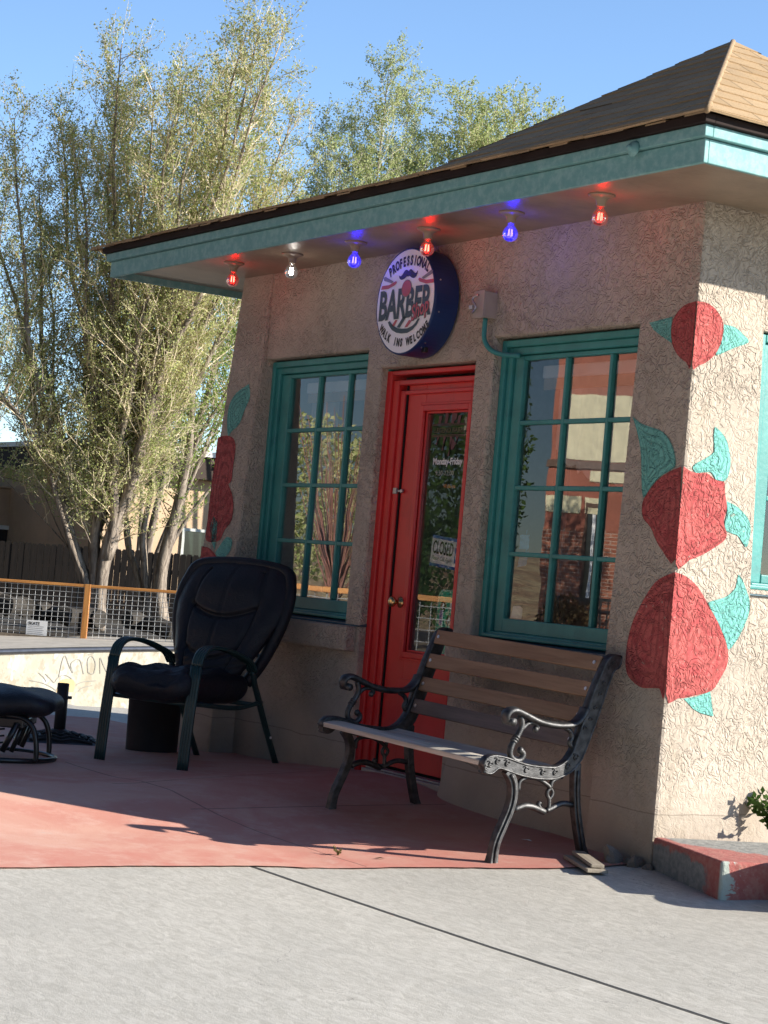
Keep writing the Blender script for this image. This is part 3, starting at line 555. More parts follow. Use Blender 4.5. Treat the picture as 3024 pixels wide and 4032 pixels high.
def shingles():
    rng = np.random.RandomState(11); V = []; Fc = []; UV = []
    def quad(p, uv):
        n = len(V); V.extend([tuple(q) for q in p]); Fc.append((n, n + 1, n + 2, n + 3)); UV.extend(uv)
    def face(A, B, Pa, Pb, nc, ms, lift=.010):
        """A,B eave corners, Pa,Pb upper corners"""
        A, B, Pa, Pb = map(np.array, (A, B, Pa, Pb)); nrm = np.cross(B - A, Pa - A); nrm = nrm / np.linalg.norm(nrm); bd = (B - A) / np.linalg.norm(B - A)
        for k in range(nc):
            s0, s1 = k / nc, min(1, (k + 1.04) / nc); l0, r0 = A + (Pa - A) * s0, B + (Pb - B) * s0; l1, r1 = A + (Pa - A) * s1, B + (Pb - B) * s1
            m = max(2, int(ms * np.linalg.norm(r0 - l0)))
            jz = rng.uniform(-.002, .003, m + 1); jd = rng.uniform(-.006, .002, m + 1); dn = (l1 - l0) / (np.linalg.norm(l1 - l0) + 1e-9)
            for i in range(m):
                a, b = i / m, (i + 1) / m
                p0 = l0 + (r0 - l0) * a + nrm * (lift + jz[i]) + dn * jd[i]; p1 = l0 + (r0 - l0) * b + nrm * (lift + jz[i + 1]) + dn * jd[i + 1]
                p2 = l1 + (r1 - l1) * b + nrm * .002; p3 = l1 + (r1 - l1) * a + nrm * .002
                u = lambda p: ((p - A) @ bd, k + .5)
                quad((p0, p1, p2, p3), [u(p0), u(p1), u(p2), u(p3)])
                q0, q1 = p0 - nrm * (lift + .003), p1 - nrm * (lift + .003)
                quad((q0, q1, p1, p0), [u(p0)] * 4)
    ap = (.67, .29, 3.585); z = 2.932
    z = 2.926; c = [(-.33, -.676, z), (1.66, -.676, z), (1.66, 1.26, z), (-.33, 1.26, z)]
    face(c[0], c[1], ap, ap, 12, 5, .006); face(c[1], c[2], ap, ap, 12, 5, .007); face(c[2], c[3], ap, ap, 11, 2); face(c[3], c[0], ap, ap, 11, 2)
    # low roof beyond
    face((-4.17, -.668, 2.930), (1.655, -.668, 2.930), (-3.2, 2.05, 3.40), (.7, 2.05, 3.40), 14, 5); face((1.655, -.66, 2.928), (1.655, 4.76, 2.928), (.7, 2.05, 3.40), (.7, 2.05, 3.40), 9, 2)
    face((1.655, 4.76, 2.928), (-4.17, 4.76, 2.928), (.7, 2.05, 3.40), (-3.2, 2.05, 3.40), 6, 1); face((-4.17, 4.76, 2.928), (-4.17, -.66, 2.928), (-3.2, 2.05, 3.40), (-3.2, 2.05, 3.40), 9, 2)
    # starter course: ragged doubled edge along the eaves
    for i in range(46):
        x0, x1 = -4.18 + i * .1269, -4.18 + (i + 1) * .1269; j = rng.uniform(-.016, .006); h = rng.uniform(-.004, .006)
        quad(((x0, -.672 + j, 2.926 + h), (x1, -.672 + j + rng.uniform(-.006, .006), 2.926 + h), (x1, -.60, 2.938), (x0, -.60, 2.938)), [(x0, 30.5), (x1, 30.5), (x1, 30.5), (x0, 30.5)])
        quad(((x0, -.672 + j, 2.918 + h), (x1, -.672 + j, 2.918 + h), (x1, -.672 + j, 2.926 + h), (x0, -.672 + j, 2.926 + h)), [(x0, 30.5)] * 4)
    me = bpy.data.meshes.new('roof'); me.from_pydata(V, [], Fc); ul = me.uv_layers.new(name='UVMap')
    ul.data.foreach_set('uv', np.array(UV, dtype=np.float32).ravel()); me.materials.append(m_shingle)
    rf = link(bpy.data.objects.new('roof', me), shop)
    H = MB(); H.tube([np.array(c[1]) + (np.array(ap) - np.array(c[1])) * f + np.array((0, 0, -.004)) for f in np.linspace(0, 1, 8)], .013, 10)
    H.build('hip_cap', simple('shingle hip', (.36, .25, .145), .95, var=.25, vs=60, bump=.5, bs=200), rf, smooth=True)
shingles()
mb = MB(); mb.rev([(.0, .034), (.012, .034), (.014, .026), (.016, .02), (.028, .014), (.032, .006), (.034, .0)], 18)
mb.v = [(1.175 + x, -.632 - z, 2.845 + y) for x, y, z in mb.v]; mb.build('pipe_cap', m_fascia, shop, smooth=True)

# mural painted on both pillars
def paint(names, mat, nm, label=None):
    mb = MB()
    for k in names:
        P = M[k]; side = k.endswith('s')
        if P[0] == P[-1]: P = P[:-1]
        P = [tuple(p) for p in smooth_path(P + [P[0]], 3)[:-1]] if len(P) > 6 else P
        c = tuple(np.mean(P, 0)); vs = []; nr = 4
        for r in range(nr + 1):
            for p in P:
                q = (c[0] + (p[0] - c[0]) * r / nr, c[1] + (p[1] - c[1]) * r / nr)
                if side: vs.append((xS(q[1]) + .003, max(q[0], yR(q[1]) - .003), q[1]))
                elif k[0] == 'L': vs.append((q[0], yL(q[1]) - .003, q[1]))
                else: vs.append((min(q[0], xS(q[1]) + .003), yR(q[1]) - .003, q[1]))
        rads = [r / nr for r in range(nr + 1) for _ in P]; mb.rad = getattr(mb, 'rad', []) + rads; n = len(P); fs = [(r * n + i, r * n + (i + 1) % n, (r + 1) * n + (i + 1) % n, (r + 1) * n + i) for r in range(nr) for i in range(n)]
        mb.add(vs, fs)
    mb_uv = []
    o = mb.build(nm, mat, PL if names[0][0] == 'L' else PR)
    ul = o.data.uv_layers.new(name='UVMap')
    for lp in o.data.loops: ul.data[lp.index].uv = (mb.rad[lp.vertex_index], 0)
    bm = bmesh.new(); bm.from_mesh(o.data); bmesh.ops.remove_doubles(bm, verts=bm.verts, dist=1e-5); bmesh.ops.recalc_face_normals(bm, faces=bm.faces); bm.to_mesh(o.data); bm.free()
    return o
for nm in (('f1f', 'f1s'), ('f2f', 'f2s'), ('f3f', 'f3s'), ('L_red',), ('L_redB',)): paint(nm, m_red_paint, 'painted_flower')
for nm in ('l1f', 'l1s', 'l2f', 'l2s', 'l3s', 'l4s', 'l5s', 'L_leafA', 'L_leafB', 'L_leafC'): paint((nm,), m_teal_paint, 'painted_leaf')
# ---------------------------------------------------------------- round light-box sign
def barber_sign():
    cx, cz, r, yf, yb = -1.075, 2.436, .278, -.25, -.105
    s = thing('barber_sign', 'round white sign reading BARBER Shop with deep blue rim above the red door', 'sign', (cx, yf, cz))
    q = lambda u, v, d: (u * r, -d, v * r)      # local: face plane is y=0, front is -y
    mb = MB(); n = 72
    def ring(rad, y): return [(rad * math.cos(2 * math.pi * i / n), y, rad * math.sin(2 * math.pi * i / n)) for i in range(n)]
    prof = [(r, yb - yf), (r, .012), (r - .002, .004), (r - .007, .0), (r - .011, .002)]
    vs = [p for a, y in prof for p in ring(a, y)]
    mb.add(vs, [(k * n + i, k * n + (i + 1) % n, (k + 1) * n + (i + 1) % n, (k + 1) * n + i) for k in range(4) for i in range(n)] + [tuple(range(n))])
    mb.build('rim', m_navy, s, smooth=False)
    for a in (20, -14, -52, -60):
        mb = MB(); t = R(a); c = np.array((r * math.cos(t), .035, r * math.sin(t))); e = np.array((math.cos(t), 0, math.sin(t)))
        mb.tube([c, c + e * .004], .004, 8); mb.build('screw', m_bolt, s)
    mb = MB(); t = R(-62); mb.obox((r * math.cos(t) * 1.02, .06, r * math.sin(t) * 1.02), (.014, 0, 0), (0, .012, 0), (0, 0, .014)); mb.build('cable_gland', m_blackpaint, s, bevel=.003)
    mb = MB(); mb.add(ring(r - .011, .0015), [tuple(range(n))[::-1]]); mb.build('face', m_face, s)
    def poly(mb, pts, d): mb.add([q(u, v, d) for u, v in pts], [tuple(range(len(pts)))])
    def word(mb, txt, fn, off=0.0, shear=0.0, d=.001):
        v, f = glyphs(txt, off, shear); mb.add([q(*fn(x, y), d) for x, y in v], f)
    def arc_word(mb, txt, c, rad, a0, a1, hgt, flip, wfac=.62, off=.012):
        n = len(txt)
        for i, ch in enumerate(txt):
            if ch == ' ': continue
            a = R(a0 + (a1 - a0) * (i / (n - 1))); v, f = glyphs(ch, off); w = v[:, 0].max() + v[:, 0].min()
            P = []
            for x, y in v:
                lx, ly = (x - w / 2) * hgt / .70 * wfac, (y / .70 - .5) * hgt
                if not flip: P.append((c[0] + (rad + ly) * math.sin(a) + lx * math.cos(a), c[1] + (rad + ly) * math.cos(a) - lx * math.sin(a)))
                else: P.append((c[0] + (rad - ly) * math.sin(a) + lx * math.cos(a), c[1] - (rad - ly) * math.cos(a) + lx * math.sin(a)))
            mb.add([q(u, w_, .001) for u, w_ in P], f)
    mb = MB(); arc_word(mb, 'PROFESSIONAL', (.065, -.535), 1.29, -29.5, 29.8, .17, False, .66, .05); arc_word(mb, 'WALK INS WELCOME', (.05, .40), 1.167, -41, 41.5, .14, True, .66, .05)
    mb.build('lettering', m_black, s); mb = MB()
    mu = [(-.27, .50), (-.24, .44), (-.16, .41), (-.06, .43), (.0, .46), (.05, .455), (.10, .46), (.16, .43), (.25, .41), (.33, .45), (.365, .545), (.30, .50), (.23, .525), (.16, .575), (.10, .585), (.05, .56), (-.01, .585), (-.08, .575), (-.14, .52), (-.20, .48)]
    poly(mb, smooth_path(mu + [mu[0]], 3)[:-1], .001); mb.build('moustache_emblem', m_black, s)
    mb = MB()
    bar = lambda x, y: (-.885 + x * .5, -.285 + y / .7 * .52 + .035 * (1 - ((-.885 + x * .5)) ** 2))
    v, f = glyphs('BARBER', .035); wd = v[:, 0].max()
    mb.add([q(-.885 + x / wd * 1.79, -.30 + y / .7 * .53 + .02 * (x / wd), .001) for x, y in v], f); mb.build('lettering', m_slate, s); mb = MB()
    crs = [(-.52, -.36), (-.46, -.44), (-.36, -.515), (-.2, -.575), (-.02, -.60), (.18, -.60), (.35, -.55), (.48, -.46), (.56, -.36), (.50, -.35), (.42, -.43), (.32, -.48), (.16, -.515), (-.02, -.51), (-.18, -.49), (-.32, -.44), (-.42, -.37), (-.46, -.34)]
    poly(mb, crs, .001); mb.build('bowl_emblem', m_slate, s); mb = MB(); poly(mb, [(-.20, -.475), (-.10, -.49), (.10, -.30), (-.02, -.30)], .001); mb.build('pole_stripe', m_slate, s)
    mb = MB(); v, f = glyphs('Shop', .055, .35); wd = v[:, 0].max(); th = R(17)
    def shp(x, y): 
        a, b = (x / wd) * .62, (y / .7 - .1) * .27; return (.27 + a * math.cos(th) - b * math.sin(th), -.36 + a * math.sin(th) + b * math.cos(th))
    mb.add([q(*shp(x, y), .0018) for x, y in v], f); mb.build('lettering', m_slate, s)
    mb = MB(); v, f = glyphs('Shop', .02, .35); mb.add([q(*shp(x, y), .0026) for x, y in v], f)
    mb.build('lettering', m_pink, s); mb = MB(); poly(mb, [(.03 + .155 * math.cos(a), .235 + .150 * math.sin(a)) for a in np.linspace(0, 2 * math.pi, 33)[:-1]], .0020); mb.build('red_ball', m_pink, s)
    for (a, b, sg) in ((-.86, -.31, 1), (.93, .39, -1)):
        mb = MB(); h = [(a, .275), (a + sg * .02, .345), (a + sg * .28, .345), (a + sg * .50, .405), (a + sg * .53, .375), (a + sg * .48, .33), (a + sg * .26, .275)]; poly(mb, h if sg > 0 else h[::-1], .001); mb.build('razor_handle', m_pink, s)
    mb = MB(); poly(mb, [(-.37, -.43), (-.30, -.46), (-.19, -.335), (-.27, -.335)], .001); mb.build('pole_stripe', m_pink, s); mb = MB(); poly(mb, [(.06, -.495), (.17, -.49), (.30, -.38), (.20, -.36)], .001)
    mb.build('pole_stripe', m_pink, s)
    mb = MB(); poly(mb, [(.03 + .168 * math.cos(a), .235 + .163 * math.sin(a)) for a in np.linspace(0, 2 * math.pi, 33)[:-1]], .0014); mb.build('ball_outline', m_grey, s)
    for (a, sg) in ((-.80, 1), (.87, -1)):
        mb = MB(); h = [(a, .50), (a + sg * .06, .515), (a + sg * .36, .40), (a + sg * .30, .37), (a + sg * .02, .44)]; poly(mb, h if sg > 0 else h[::-1], .001); mb.build('razor_blade', m_grey, s)
barber_sign()

# ---------------------------------------------------------------- coloured bulbs under the eave
m_bulbglass = {}
def bulb(x, y, col, label, e):
    t = thing('light_bulb', label, 'light bulb', (x, y, 2.746 if x > -3 else 2.77), group='coloured bulbs under the eave')
    mb = MB(); mb.rev([(0, 0), (.058, 0), (.060, -.006), (.050, -.012), (.030, -.020), (.023, -.032), (.021, -.052), (.016, -.054)], 20); mb.build('lamp_holder', m_soffit, t, smooth=True)
    g = MB(); g.rev([(.014, -.050), (.0145, -.062), (.022, -.072), (.031, -.084), (.036, -.099), (.034, -.116), (.026, -.129), (.013, -.136), (.0, -.137)], 24)
    key = tuple(col)
    if key not in m_bulbglass:
        tint = tuple(.35 + .65 * c for c in col) if sum(col) < 2.5 else (1, 1, 1); m_bulbglass[key] = (glass_mat('bulb glass', 2.6, tint, 0, glow=(col, .45 if col[2] > .5 and col[0] < .5 else .10 if col[0] > .5 and col[2] < .5 else .04)), emit('lit filament', col, 55 if sum(col) < 2.5 else 30))
    g.build('bulb_glass', m_bulbglass[key][0], t, smooth=True)
    f = MB()
    for k in range(4):
        a = k * math.pi / 2 + .5; f.tube([(.009 * math.cos(a), .009 * math.sin(a), -.078), (.011 * math.cos(a), .011 * math.sin(a), -.112)], .0017, 6)
    f.build('filament', m_bulbglass[key][1], t)
    ld = bpy.data.lights.new('bulb_light', 'POINT'); ld.energy = e; ld.color = col; ld.shadow_soft_size = .012; lo = link(bpy.data.objects.new('bulb_light', ld), t); lo.location = (0, 0, -.095)
RED, BLU, WHT = (1.0, .03, .02), (.03, .02, 1.0), (1.0, .93, .84)
bulb(-2.65, -.433, RED, 'lit red bulb nearest the far left end of the eave', .09)
bulb(-2.026, -.40, WHT, 'lit clear white bulb under the eave, the only white one', .05)
bulb(-1.357, -.403, BLU, 'lit blue bulb just left of the round sign', .26)
bulb(-.676, -.40, RED, 'lit red bulb hanging right in front of the round sign', .09)
bulb(.046, -.417, BLU, 'lit blue bulb between the grey switch box and the right window', .32)
bulb(.723, -.429, RED, 'lit red bulb nearest the sunlit corner pillar', .10)

# ---------------------------------------------------------------- switch box with its conduit
t = thing('switch_box', 'tan electrical switch box with lever on the wall above the right window', 'switch box', (-.52, -.10, 2.39))
mb = MB(); mb.box(-.042, .042, -.066, .012, -.062, .068); mb.build('enclosure', m_box, t, bevel=.004)
mb = MB(); mb.box(-.045, .045, -.073, -.067, -.066, .072); mb.build('cover', m_box, t, bevel=.003)
mb = MB(); mb.tube(smooth_path([(.012, -.085, .045), (-.012, -.092, .038), (-.018, -.095, .020), (.006, -.098, .0), (.016, -.098, -.018), (-.004, -.095, -.036), (-.024, -.088, -.040)], 3), .0055, 8); mb.box(-.05, -.02, -.094, -.074, -.022, -.004); mb.build('lever', m_steel, t, smooth=False)
mb = MB(); mb.tube(smooth_path([(.008, -.030, -.060), (.008, -.030, -.12), (.014, -.028, -.17), (.045, -.012, -.215), (.10, .02, -.238), (.20, .06, -.245)], 4), .0125, 10); mb.build('conduit', m_teal, t, smooth=True)

# ---------------------------------------------------------------- cast iron bench
def bench():
    b = thing('park_bench', 'cast iron park bench with brown slatted back and grey weathered seat below the right window', 'bench', (.18, -.622, .013), (0, .024, .036))
    L = lambda p, x=0.0: (x, p[0] + .622, p[1])
    def prism(mb, out, x0, x1):
        n = len(out); mb.add([L(p, x0) for p in out] + [L(p, x1) for p in out], [tuple(range(n))[::-1], tuple(n + i for i in range(n))] + [(i, (i + 1) % n, n + (i + 1) % n, n + i) for i in range(n)])
    for sx in (1, -1):
        xc = .62 * sx
        side = MB(); top = smooth_path(B['bandtop'] + B['upin'][1:], 2); bot = smooth_path(B['bandbot'] + B['upout'][1:], 2)
        out = [tuple(p) for p in bot] + [tuple(p) for p in top[::-1]]
        prism(side, out, xc - .017, xc + .017)
        fr = side.build('end_frame', m_black_iron, b, bevel=.004)
        rim = MB()
        for path in (top, bot): rim.tube([L(p, xc) for p in path], .0065, 8, ell=(3.6, 1), up=(1, 0, 0))
        rim.build('border_rim', m_black_iron, fr, smooth=True)
        tp, bp = np.array(smooth_path(B['bandtop'], 8)), np.array(smooth_path(B['bandbot'], 8))
        for k in range(9):
            i = int((k + .6) / 9.4 * (len(tp) - 1)); c = (tp[i] + bp[int(i / (len(tp) - 1) * (len(bp) - 1))]) / 2
            sp = [(c[0] + (.0145 - .0018 * j) * math.cos(.75 * j + 1.1), c[1] + (.0145 - .0018 * j) * math.sin(.75 * j + 1.1)) for j in range(8)]
            sc_ = MB(); sc_.tube([L(p, xc + sx * .019) for p in sp], .0038, 6)
            sc_.tube([L((c[0] - .018, c[1] + .016), xc + sx * .018), L((c[0] - .006, c[1] + .018), xc + sx * .018), L((c[0] + .013, c[1] + .006), xc + sx * .018)], .003, 5); sc_.build('scroll_relief', m_black_iron, fr, smooth=True)
        ui, uo = np.array(smooth_path(B['upin'], 5)), np.array(smooth_path(B['upout'], 5))
        for k in range(8):
            f = (k + .5) / 8; c = (ui[int(f * (len(ui) - 8))] + uo[int(f * (len(uo) - 8))]) / 2
            sp = [(c[0] + (.012 - .0016 * j) * math.cos(.8 * j), c[1] + (.012 - .0016 * j) * math.sin(.8 * j)) for j in range(7)]
            sc_ = MB(); sc_.tube([L(p, xc + sx * .019) for p in sp], .003, 5); sc_.build('scroll_relief', m_black_iron, fr, smooth=True)
        for key, nm in (('fleg', 'leg'), ('rleg', 'leg')):
            P = smooth_path(B[key], 3); n = len(P); lg = MB()
            rad = [.019 + .006 * max(0, (i / (n - 1) - .8) / .2) for i in range(n)]
            lg.tube([L(p, xc) for p in P], [r_ * 1.36 for r_ in rad], 4, ell=(1.0, 1.0), up=(1, 0, 0), turn=math.pi / 4)
            V = np.array(lg.v); lg.v = [tuple(v) for v in V]
            e = P[-1]; lg.box(xc - .032, xc + .032, e[0] + .622 - .034, e[0] + .622 + .034, e[1] - .012, e[1] + .006)
            lo = lg.build(nm, m_black_iron, b, bevel=.004)
            md = MB(); md.tube([L(p, xc + sx * .023) for p in P[1:-1]], .0055, 6, ell=(.6, 1.3), up=(1, 0, 0)); md.build('leg_ridge', m_black_iron, lo, smooth=True)
        a = MB(); P = smooth_path(B['arm'], 4); n = len(P)
        a.tube([L(p, xc) for p in P], [.012 + .004 * math.sin(min(1, i / 10) * 1.5) for i in range(n)], 8, ell=(2.0, .95), up=(1, 0, 0))
        a.tube([(xc - .034, B['arm'][0][0] + .622 + .012, B['arm'][0][1] + .004), (xc + .034, B['arm'][0][0] + .622 + .012, B['arm'][0][1] + .004)], .017, 10)
        ar = a.build('armrest', m_black_iron, b, smooth=True)
        s_ = MB()
        s2 = MB(); s2.tube([L(p, xc) for p in smooth_path(B['armback'], 4)], .011, 8, ell=(1.1, 1), up=(1, 0, 0)); s2.build('arm_brace', m_black_iron, ar, smooth=True)
        for key, rr, el in (('sup', .0125, 1.15), ('branch', .0105, 1.1)):
            s_.tube([L(p, xc) for p in smooth_path(B[key], 4)], rr, 8, ell=(el, 1), up=(1, 0, 0))
        for c, rr in ((B['sup'][-1], .016), (B['branch'][-1], .015)): s_.rev([(0, -rr), (rr * .7, -rr * .7), (rr, 0), (rr * .7, rr * .7), (0, rr)], 10, L(c, xc))
        c = B['sup'][4]; d = B['sup'][3]
        for f in (.0, .35, .7): 
            p = (c[0] + (d[0] - c[0]) * f, c[1] + (d[1] - c[1]) * f); e = ((d[0] - c[0]) * .12, (d[1] - c[1]) * .12)
            s_.tube([L((p[0] - e[0], p[1] - e[1]), xc), L((p[0] + e[0], p[1] + e[1]), xc)], .0165, 10)
        s_.build('arm_support', m_black_iron, ar, smooth=True)
        w_ = MB()
        for key, rr in (('lowA', .0145), ('lowB', .0125), ('curl', .0105), ('mid', .0085), ('mid2', .0075), ('brA', .0095), ('brB', .009)):
            w_.tube([L(p, xc) for p in smooth_path(B[key], 4)], rr, 8, ell=(1.15, 1), up=(1, 0, 0))
        w_.build('stretcher', m_black_iron, b, smooth=True)
    d = np.array((0, .278, .96)); nn = np.array((0, -.96, .278)); ctr = [(-.296, .724), (-.33, .609), (-.36, .496), (-.393, .389)]
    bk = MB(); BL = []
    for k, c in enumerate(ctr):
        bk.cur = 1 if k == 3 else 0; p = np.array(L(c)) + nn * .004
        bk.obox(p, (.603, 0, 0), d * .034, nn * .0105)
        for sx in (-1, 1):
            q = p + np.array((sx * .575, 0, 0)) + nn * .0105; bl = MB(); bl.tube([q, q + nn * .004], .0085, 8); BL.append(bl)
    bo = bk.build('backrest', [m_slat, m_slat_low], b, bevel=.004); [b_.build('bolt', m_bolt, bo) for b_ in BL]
    st = MB(); prof = smooth_path([(-.905, .296), (-.85, .305), (-.777, .300), (-.687, .279), (-.607, .268), (-.53, .268), (-.475, .281)], 8); prof = np.array(prof)
    s = np.r_[0, np.cumsum(np.hypot(*np.diff(prof, axis=0).T))]; tot = s[-1]; wd = tot / 4
    for k in range(4):
        ss = np.linspace(k * wd + .003, (k + 1) * wd - .003, 5); P = np.stack([np.interp(ss, s, prof[:, 0]), np.interp(ss, s, prof[:, 1])], 1)
        for x0, x1 in ((-.603, .603),):
            up = [L(p, x0) for p in P] + [L(p, x1) for p in P]; lo = [(v[0], v[1], v[2] - .022) for v in up]; n = 5
            fs = [(i, i + 1, n + i + 1, n + i) for i in range(4)]; fs = [f[::-1] for f in fs] + [tuple(2 * n + i for i in f) for f in fs]
            fs += [(i + 1, i, 2 * n + i, 2 * n + i + 1) for i in range(0)]
            fs += [(0, n, 3 * n, 2 * n)[::-1], (4, 9, 19, 14)] + [(i, i + 1, 2 * n + i + 1, 2 * n + i) for i in range(4)] + [(n + i, 3 * n + i, 3 * n + i + 1, n + i + 1) for i in range(4)]
            st.add(up + lo, fs)
    so = st.build('seat', m_seat, b); bm = bmesh.new(); bm.from_mesh(so.data); bmesh.ops.recalc_face_normals(bm, faces=bm.faces); bm.to_mesh(so.data); bm.free()
    md = so.modifiers.new('bevel', 'BEVEL'); md.width = .003; md.segments = 2; md.limit_method = 'ANGLE'
bench()
for i, (P0, lab, rz, zz) in enumerate((((1.00, -.44), 'thin wooden board under the rear right bench foot, the wider lower one', -.36, 0), ((.985, -.415), 'short wooden board lying on top of the wider board at the bench foot', -.42, .016))):
    mb = MB(); mb.box(-.17, .17, -.045 if i == 0 else -.03, .045 if i == 0 else .025, 0, .014)
    o = mb.build('board', wood('pale board', (.26, .22, .17), (.40, .35, .28), 0), bevel=.002); o.location = (P0[0], P0[1], G1(*P0) + .009 + zz); o.rotation_euler = (.0, .02, rz); tag(o, lab, 'board', 'boards under the bench foot')

# ---------------------------------------------------------------- cushioned garden chair
def squad(mb, hx, hy, hz, c=(0, 0, 0), e=.45, nu=40, nv=20, dent=None):
    sg = lambda v, p: math.copysign(abs(v) ** p, v); vs = []
    for j in range(nv + 1):
        b = -math.pi / 2 + math.pi * j / nv
        for i in range(nu):
            a = 2 * math.pi * i / nu; p = [hx * sg(math.cos(b), e * 1.4) * sg(math.cos(a), e), hy * sg(math.cos(b), e * 1.4) * sg(math.sin(a), e), hz * sg(math.sin(b), .8)]
            if dent: p = dent(p)
            vs.append((c[0] + p[0], c[1] + p[1], c[2] + p[2]))
    mb.add(vs, [(j * nu + i, j * nu + (i + 1) % nu, (j + 1) * nu + (i + 1) % nu, (j + 1) * nu + i) for j in range(nv) for i in range(nu)])
def chair():
    c = thing('cushioned_chair', 'dark green metal armchair with thick black leather cushions below the left window', 'chair', (-1.9485, -1.087, -.080), (0, 0, R(25.3)))
    path = [(0, 0), (.016, .25), (.047, .553), (.072, .612), (.125, .645), (.2, .650), (.31, .637), (.42, .608), (.50, .578), (.545, .53), (.565, .475), (.62, .38), (.692, .253), (.849, 0)]
    for sx in (-1, 1):
        x = .278 * sx
        def flute(mb, P, end=False):
            for k in range(4):
                xx = x + (k - 1.5) * .0165
                mb.tube([(xx, p[0], p[1]) for p in P], .0105, 8, up=(1, 0, 0))
            mb.tube([(x, p[0], p[1]) for p in P], .0085, 6, ell=(3.4, .8), up=(1, 0, 0))
        m = MB(); flute(m, smooth_path(path[:3], 4)); m.build('leg', m_chairmetal, c, smooth=True)
        m = MB(); flute(m, smooth_path(path[2:10], 4)); m.build('armrest', m_chairmetal, c, smooth=True)
        m = MB(); m.tube([(x, p[0], p[1]) for p in smooth_path(path[9:], 4)], .0155, 8, ell=(1.2, 1), up=(1, 0, 0)); lg = m.build('leg', m_chairmetal, c, smooth=True)
        m = MB(); m.tube([(x + sx * .017, .74, .17), (x + sx * .021, .74, .17)], .008, 8); m.build('screw_cap', m_white, lg)
        m = MB(); m.tube(smooth_path([(x, .03, .36), (x * .95, .2, .345), (x * .95, .45, .33), (x, .6, .355), (x, .65, .36)], 3), .013, 8)
        m.tube(smooth_path([(x, .49, .58), (x * .98, .60, .56), (x * .86, .70, .60), (0, .76, .62)], 4), .011, 8); m.build('side_rail', m_chairmetal, c, smooth=True)
    m = MB(); m.tube([(-.27, .06, .35), (.27, .06, .35)], .012, 8); m.tube([(-.27, .58, .35), (.27, .58, .35)], .012, 8); m.build('cross_rail', m_chairmetal, c, smooth=True)
    def dent(p):
        x, y, z = p; k = .010 * math.sin(40 * x + 9 * math.sin(12 * y)) * (1 if y < -.1 else .35) + .008 * math.sin(23 * y + 31 * x)
        z += k * (1 if z > 0 else .4); y += -.012 * math.sin(33 * x) * (abs(z) / .08 < .8) * (1 if y < 0 else 0)
        if z > 0: z -= .02 * (1 - (x / .3) ** 2)
        return [x, y, z]
    m = MB(); squad(m, .285, .325, .105, (0, .27, .44), .40, 72, 30, dent); m.build('seat_cushion', m_leather, c, smooth=True)
    # tall backrest cushion with seams
    zz = [.42, .46, .52, .60, .69, .78, .865, .95, 1.01, 1.05, 1.085, 1.11, 1.118]; wl = [-.16, -.19, -.215, -.26, -.30, -.345, -.372, -.368, -.355, -.338, -.312, -.27, -.21]; wr = [.19, .22, .25, .30, .345, .385, .405, .402, .39, .372, .35, .315, .26]
    NZ, NX = 110, 84; T = np.linspace(0, 1, NZ); wl = [v * .95 for v in wl]; wr = [v * .95 for v in wr]; zs = .42 + (1.118 - .42) * (1 - (1 - T) ** 1.15)
    def surf(sgn):
        vs = []
        for z in zs:
            a, b_ = np.interp(z, zz, wl), np.interp(z, zz, wr); y0 = .50 + .27 * (z - .5) / .6; t = (z - .42) / .70
            for i in range(NX + 1):
                u = -1 + 2 * i / NX; x = (a + b_) / 2 + (b_ - a) / 2 * math.sin(u * math.pi / 2)
                un = math.sin(u * math.pi / 2); edge = max(0, 1 - un ** 2) ** .42; vt = max(0, 1 - ((t - .5) * 2) ** 6) ** .5
                h = .095 * edge * vt
                if sgn < 0:
                    gr = lambda d, w_: math.exp(-(d / w_) ** 2)
                    h += .022 * gr(abs(un) - .80, .16) * vt * edge
                    h -= .026 * gr(abs(un) - (.60 - .10 * (t - .5)), .028) * (t < .93)
                    if abs(un) < .60:
                        q = (un / .60) ** 2
                        for tc, dp in ((.60, .026), (.27, .018)): h -= dp * gr(t - (tc + .085 * q - .05), .022)
                        h += .022 * gr(t - .80, .15) + .012 * gr(t - .45, .10)
                        h -= .006 * gr(un, .018)
                    h += .0025 * math.sin(60 * x + 13 * math.sin(17 * z)) * (t < .3)
                vs.append((x, y0 + sgn * h + (.0 if sgn < 0 else -.02), z))
        return vs
    m = MB()
    for sgn in (-1, 1):
        n = NX + 1; f = [(j * n + i, j * n + i + 1, (j + 1) * n + i + 1, (j + 1) * n + i) for j in range(NZ - 1) for i in range(NX)]
        m.add(surf(sgn), f if sgn < 0 else [q[::-1] for q in f])
    m.build('backrest_cushion', m_leather, c, smooth=True)
    m = MB(); P = smooth_path([(-.20, .56, .46), (-.27, .60, .58), (-.335, .635, .74), (-.365, .675, .88), (-.345, .715, 1.0), (-.28, .745, 1.08), (.02, .755, 1.10), (.31, .745, 1.075), (.38, .715, 1.0), (.40, .675, .88), (.375, .635, .74), (.31, .60, .58), (.24, .56, .46)], 5); m.tube([(p[0] * .95, p[1], p[2]) for p in P], [.042] * len(P), 10, ell=(.8, 1.0)); m.build('backrest_bolster', m_leather, c, smooth=True)
chair()

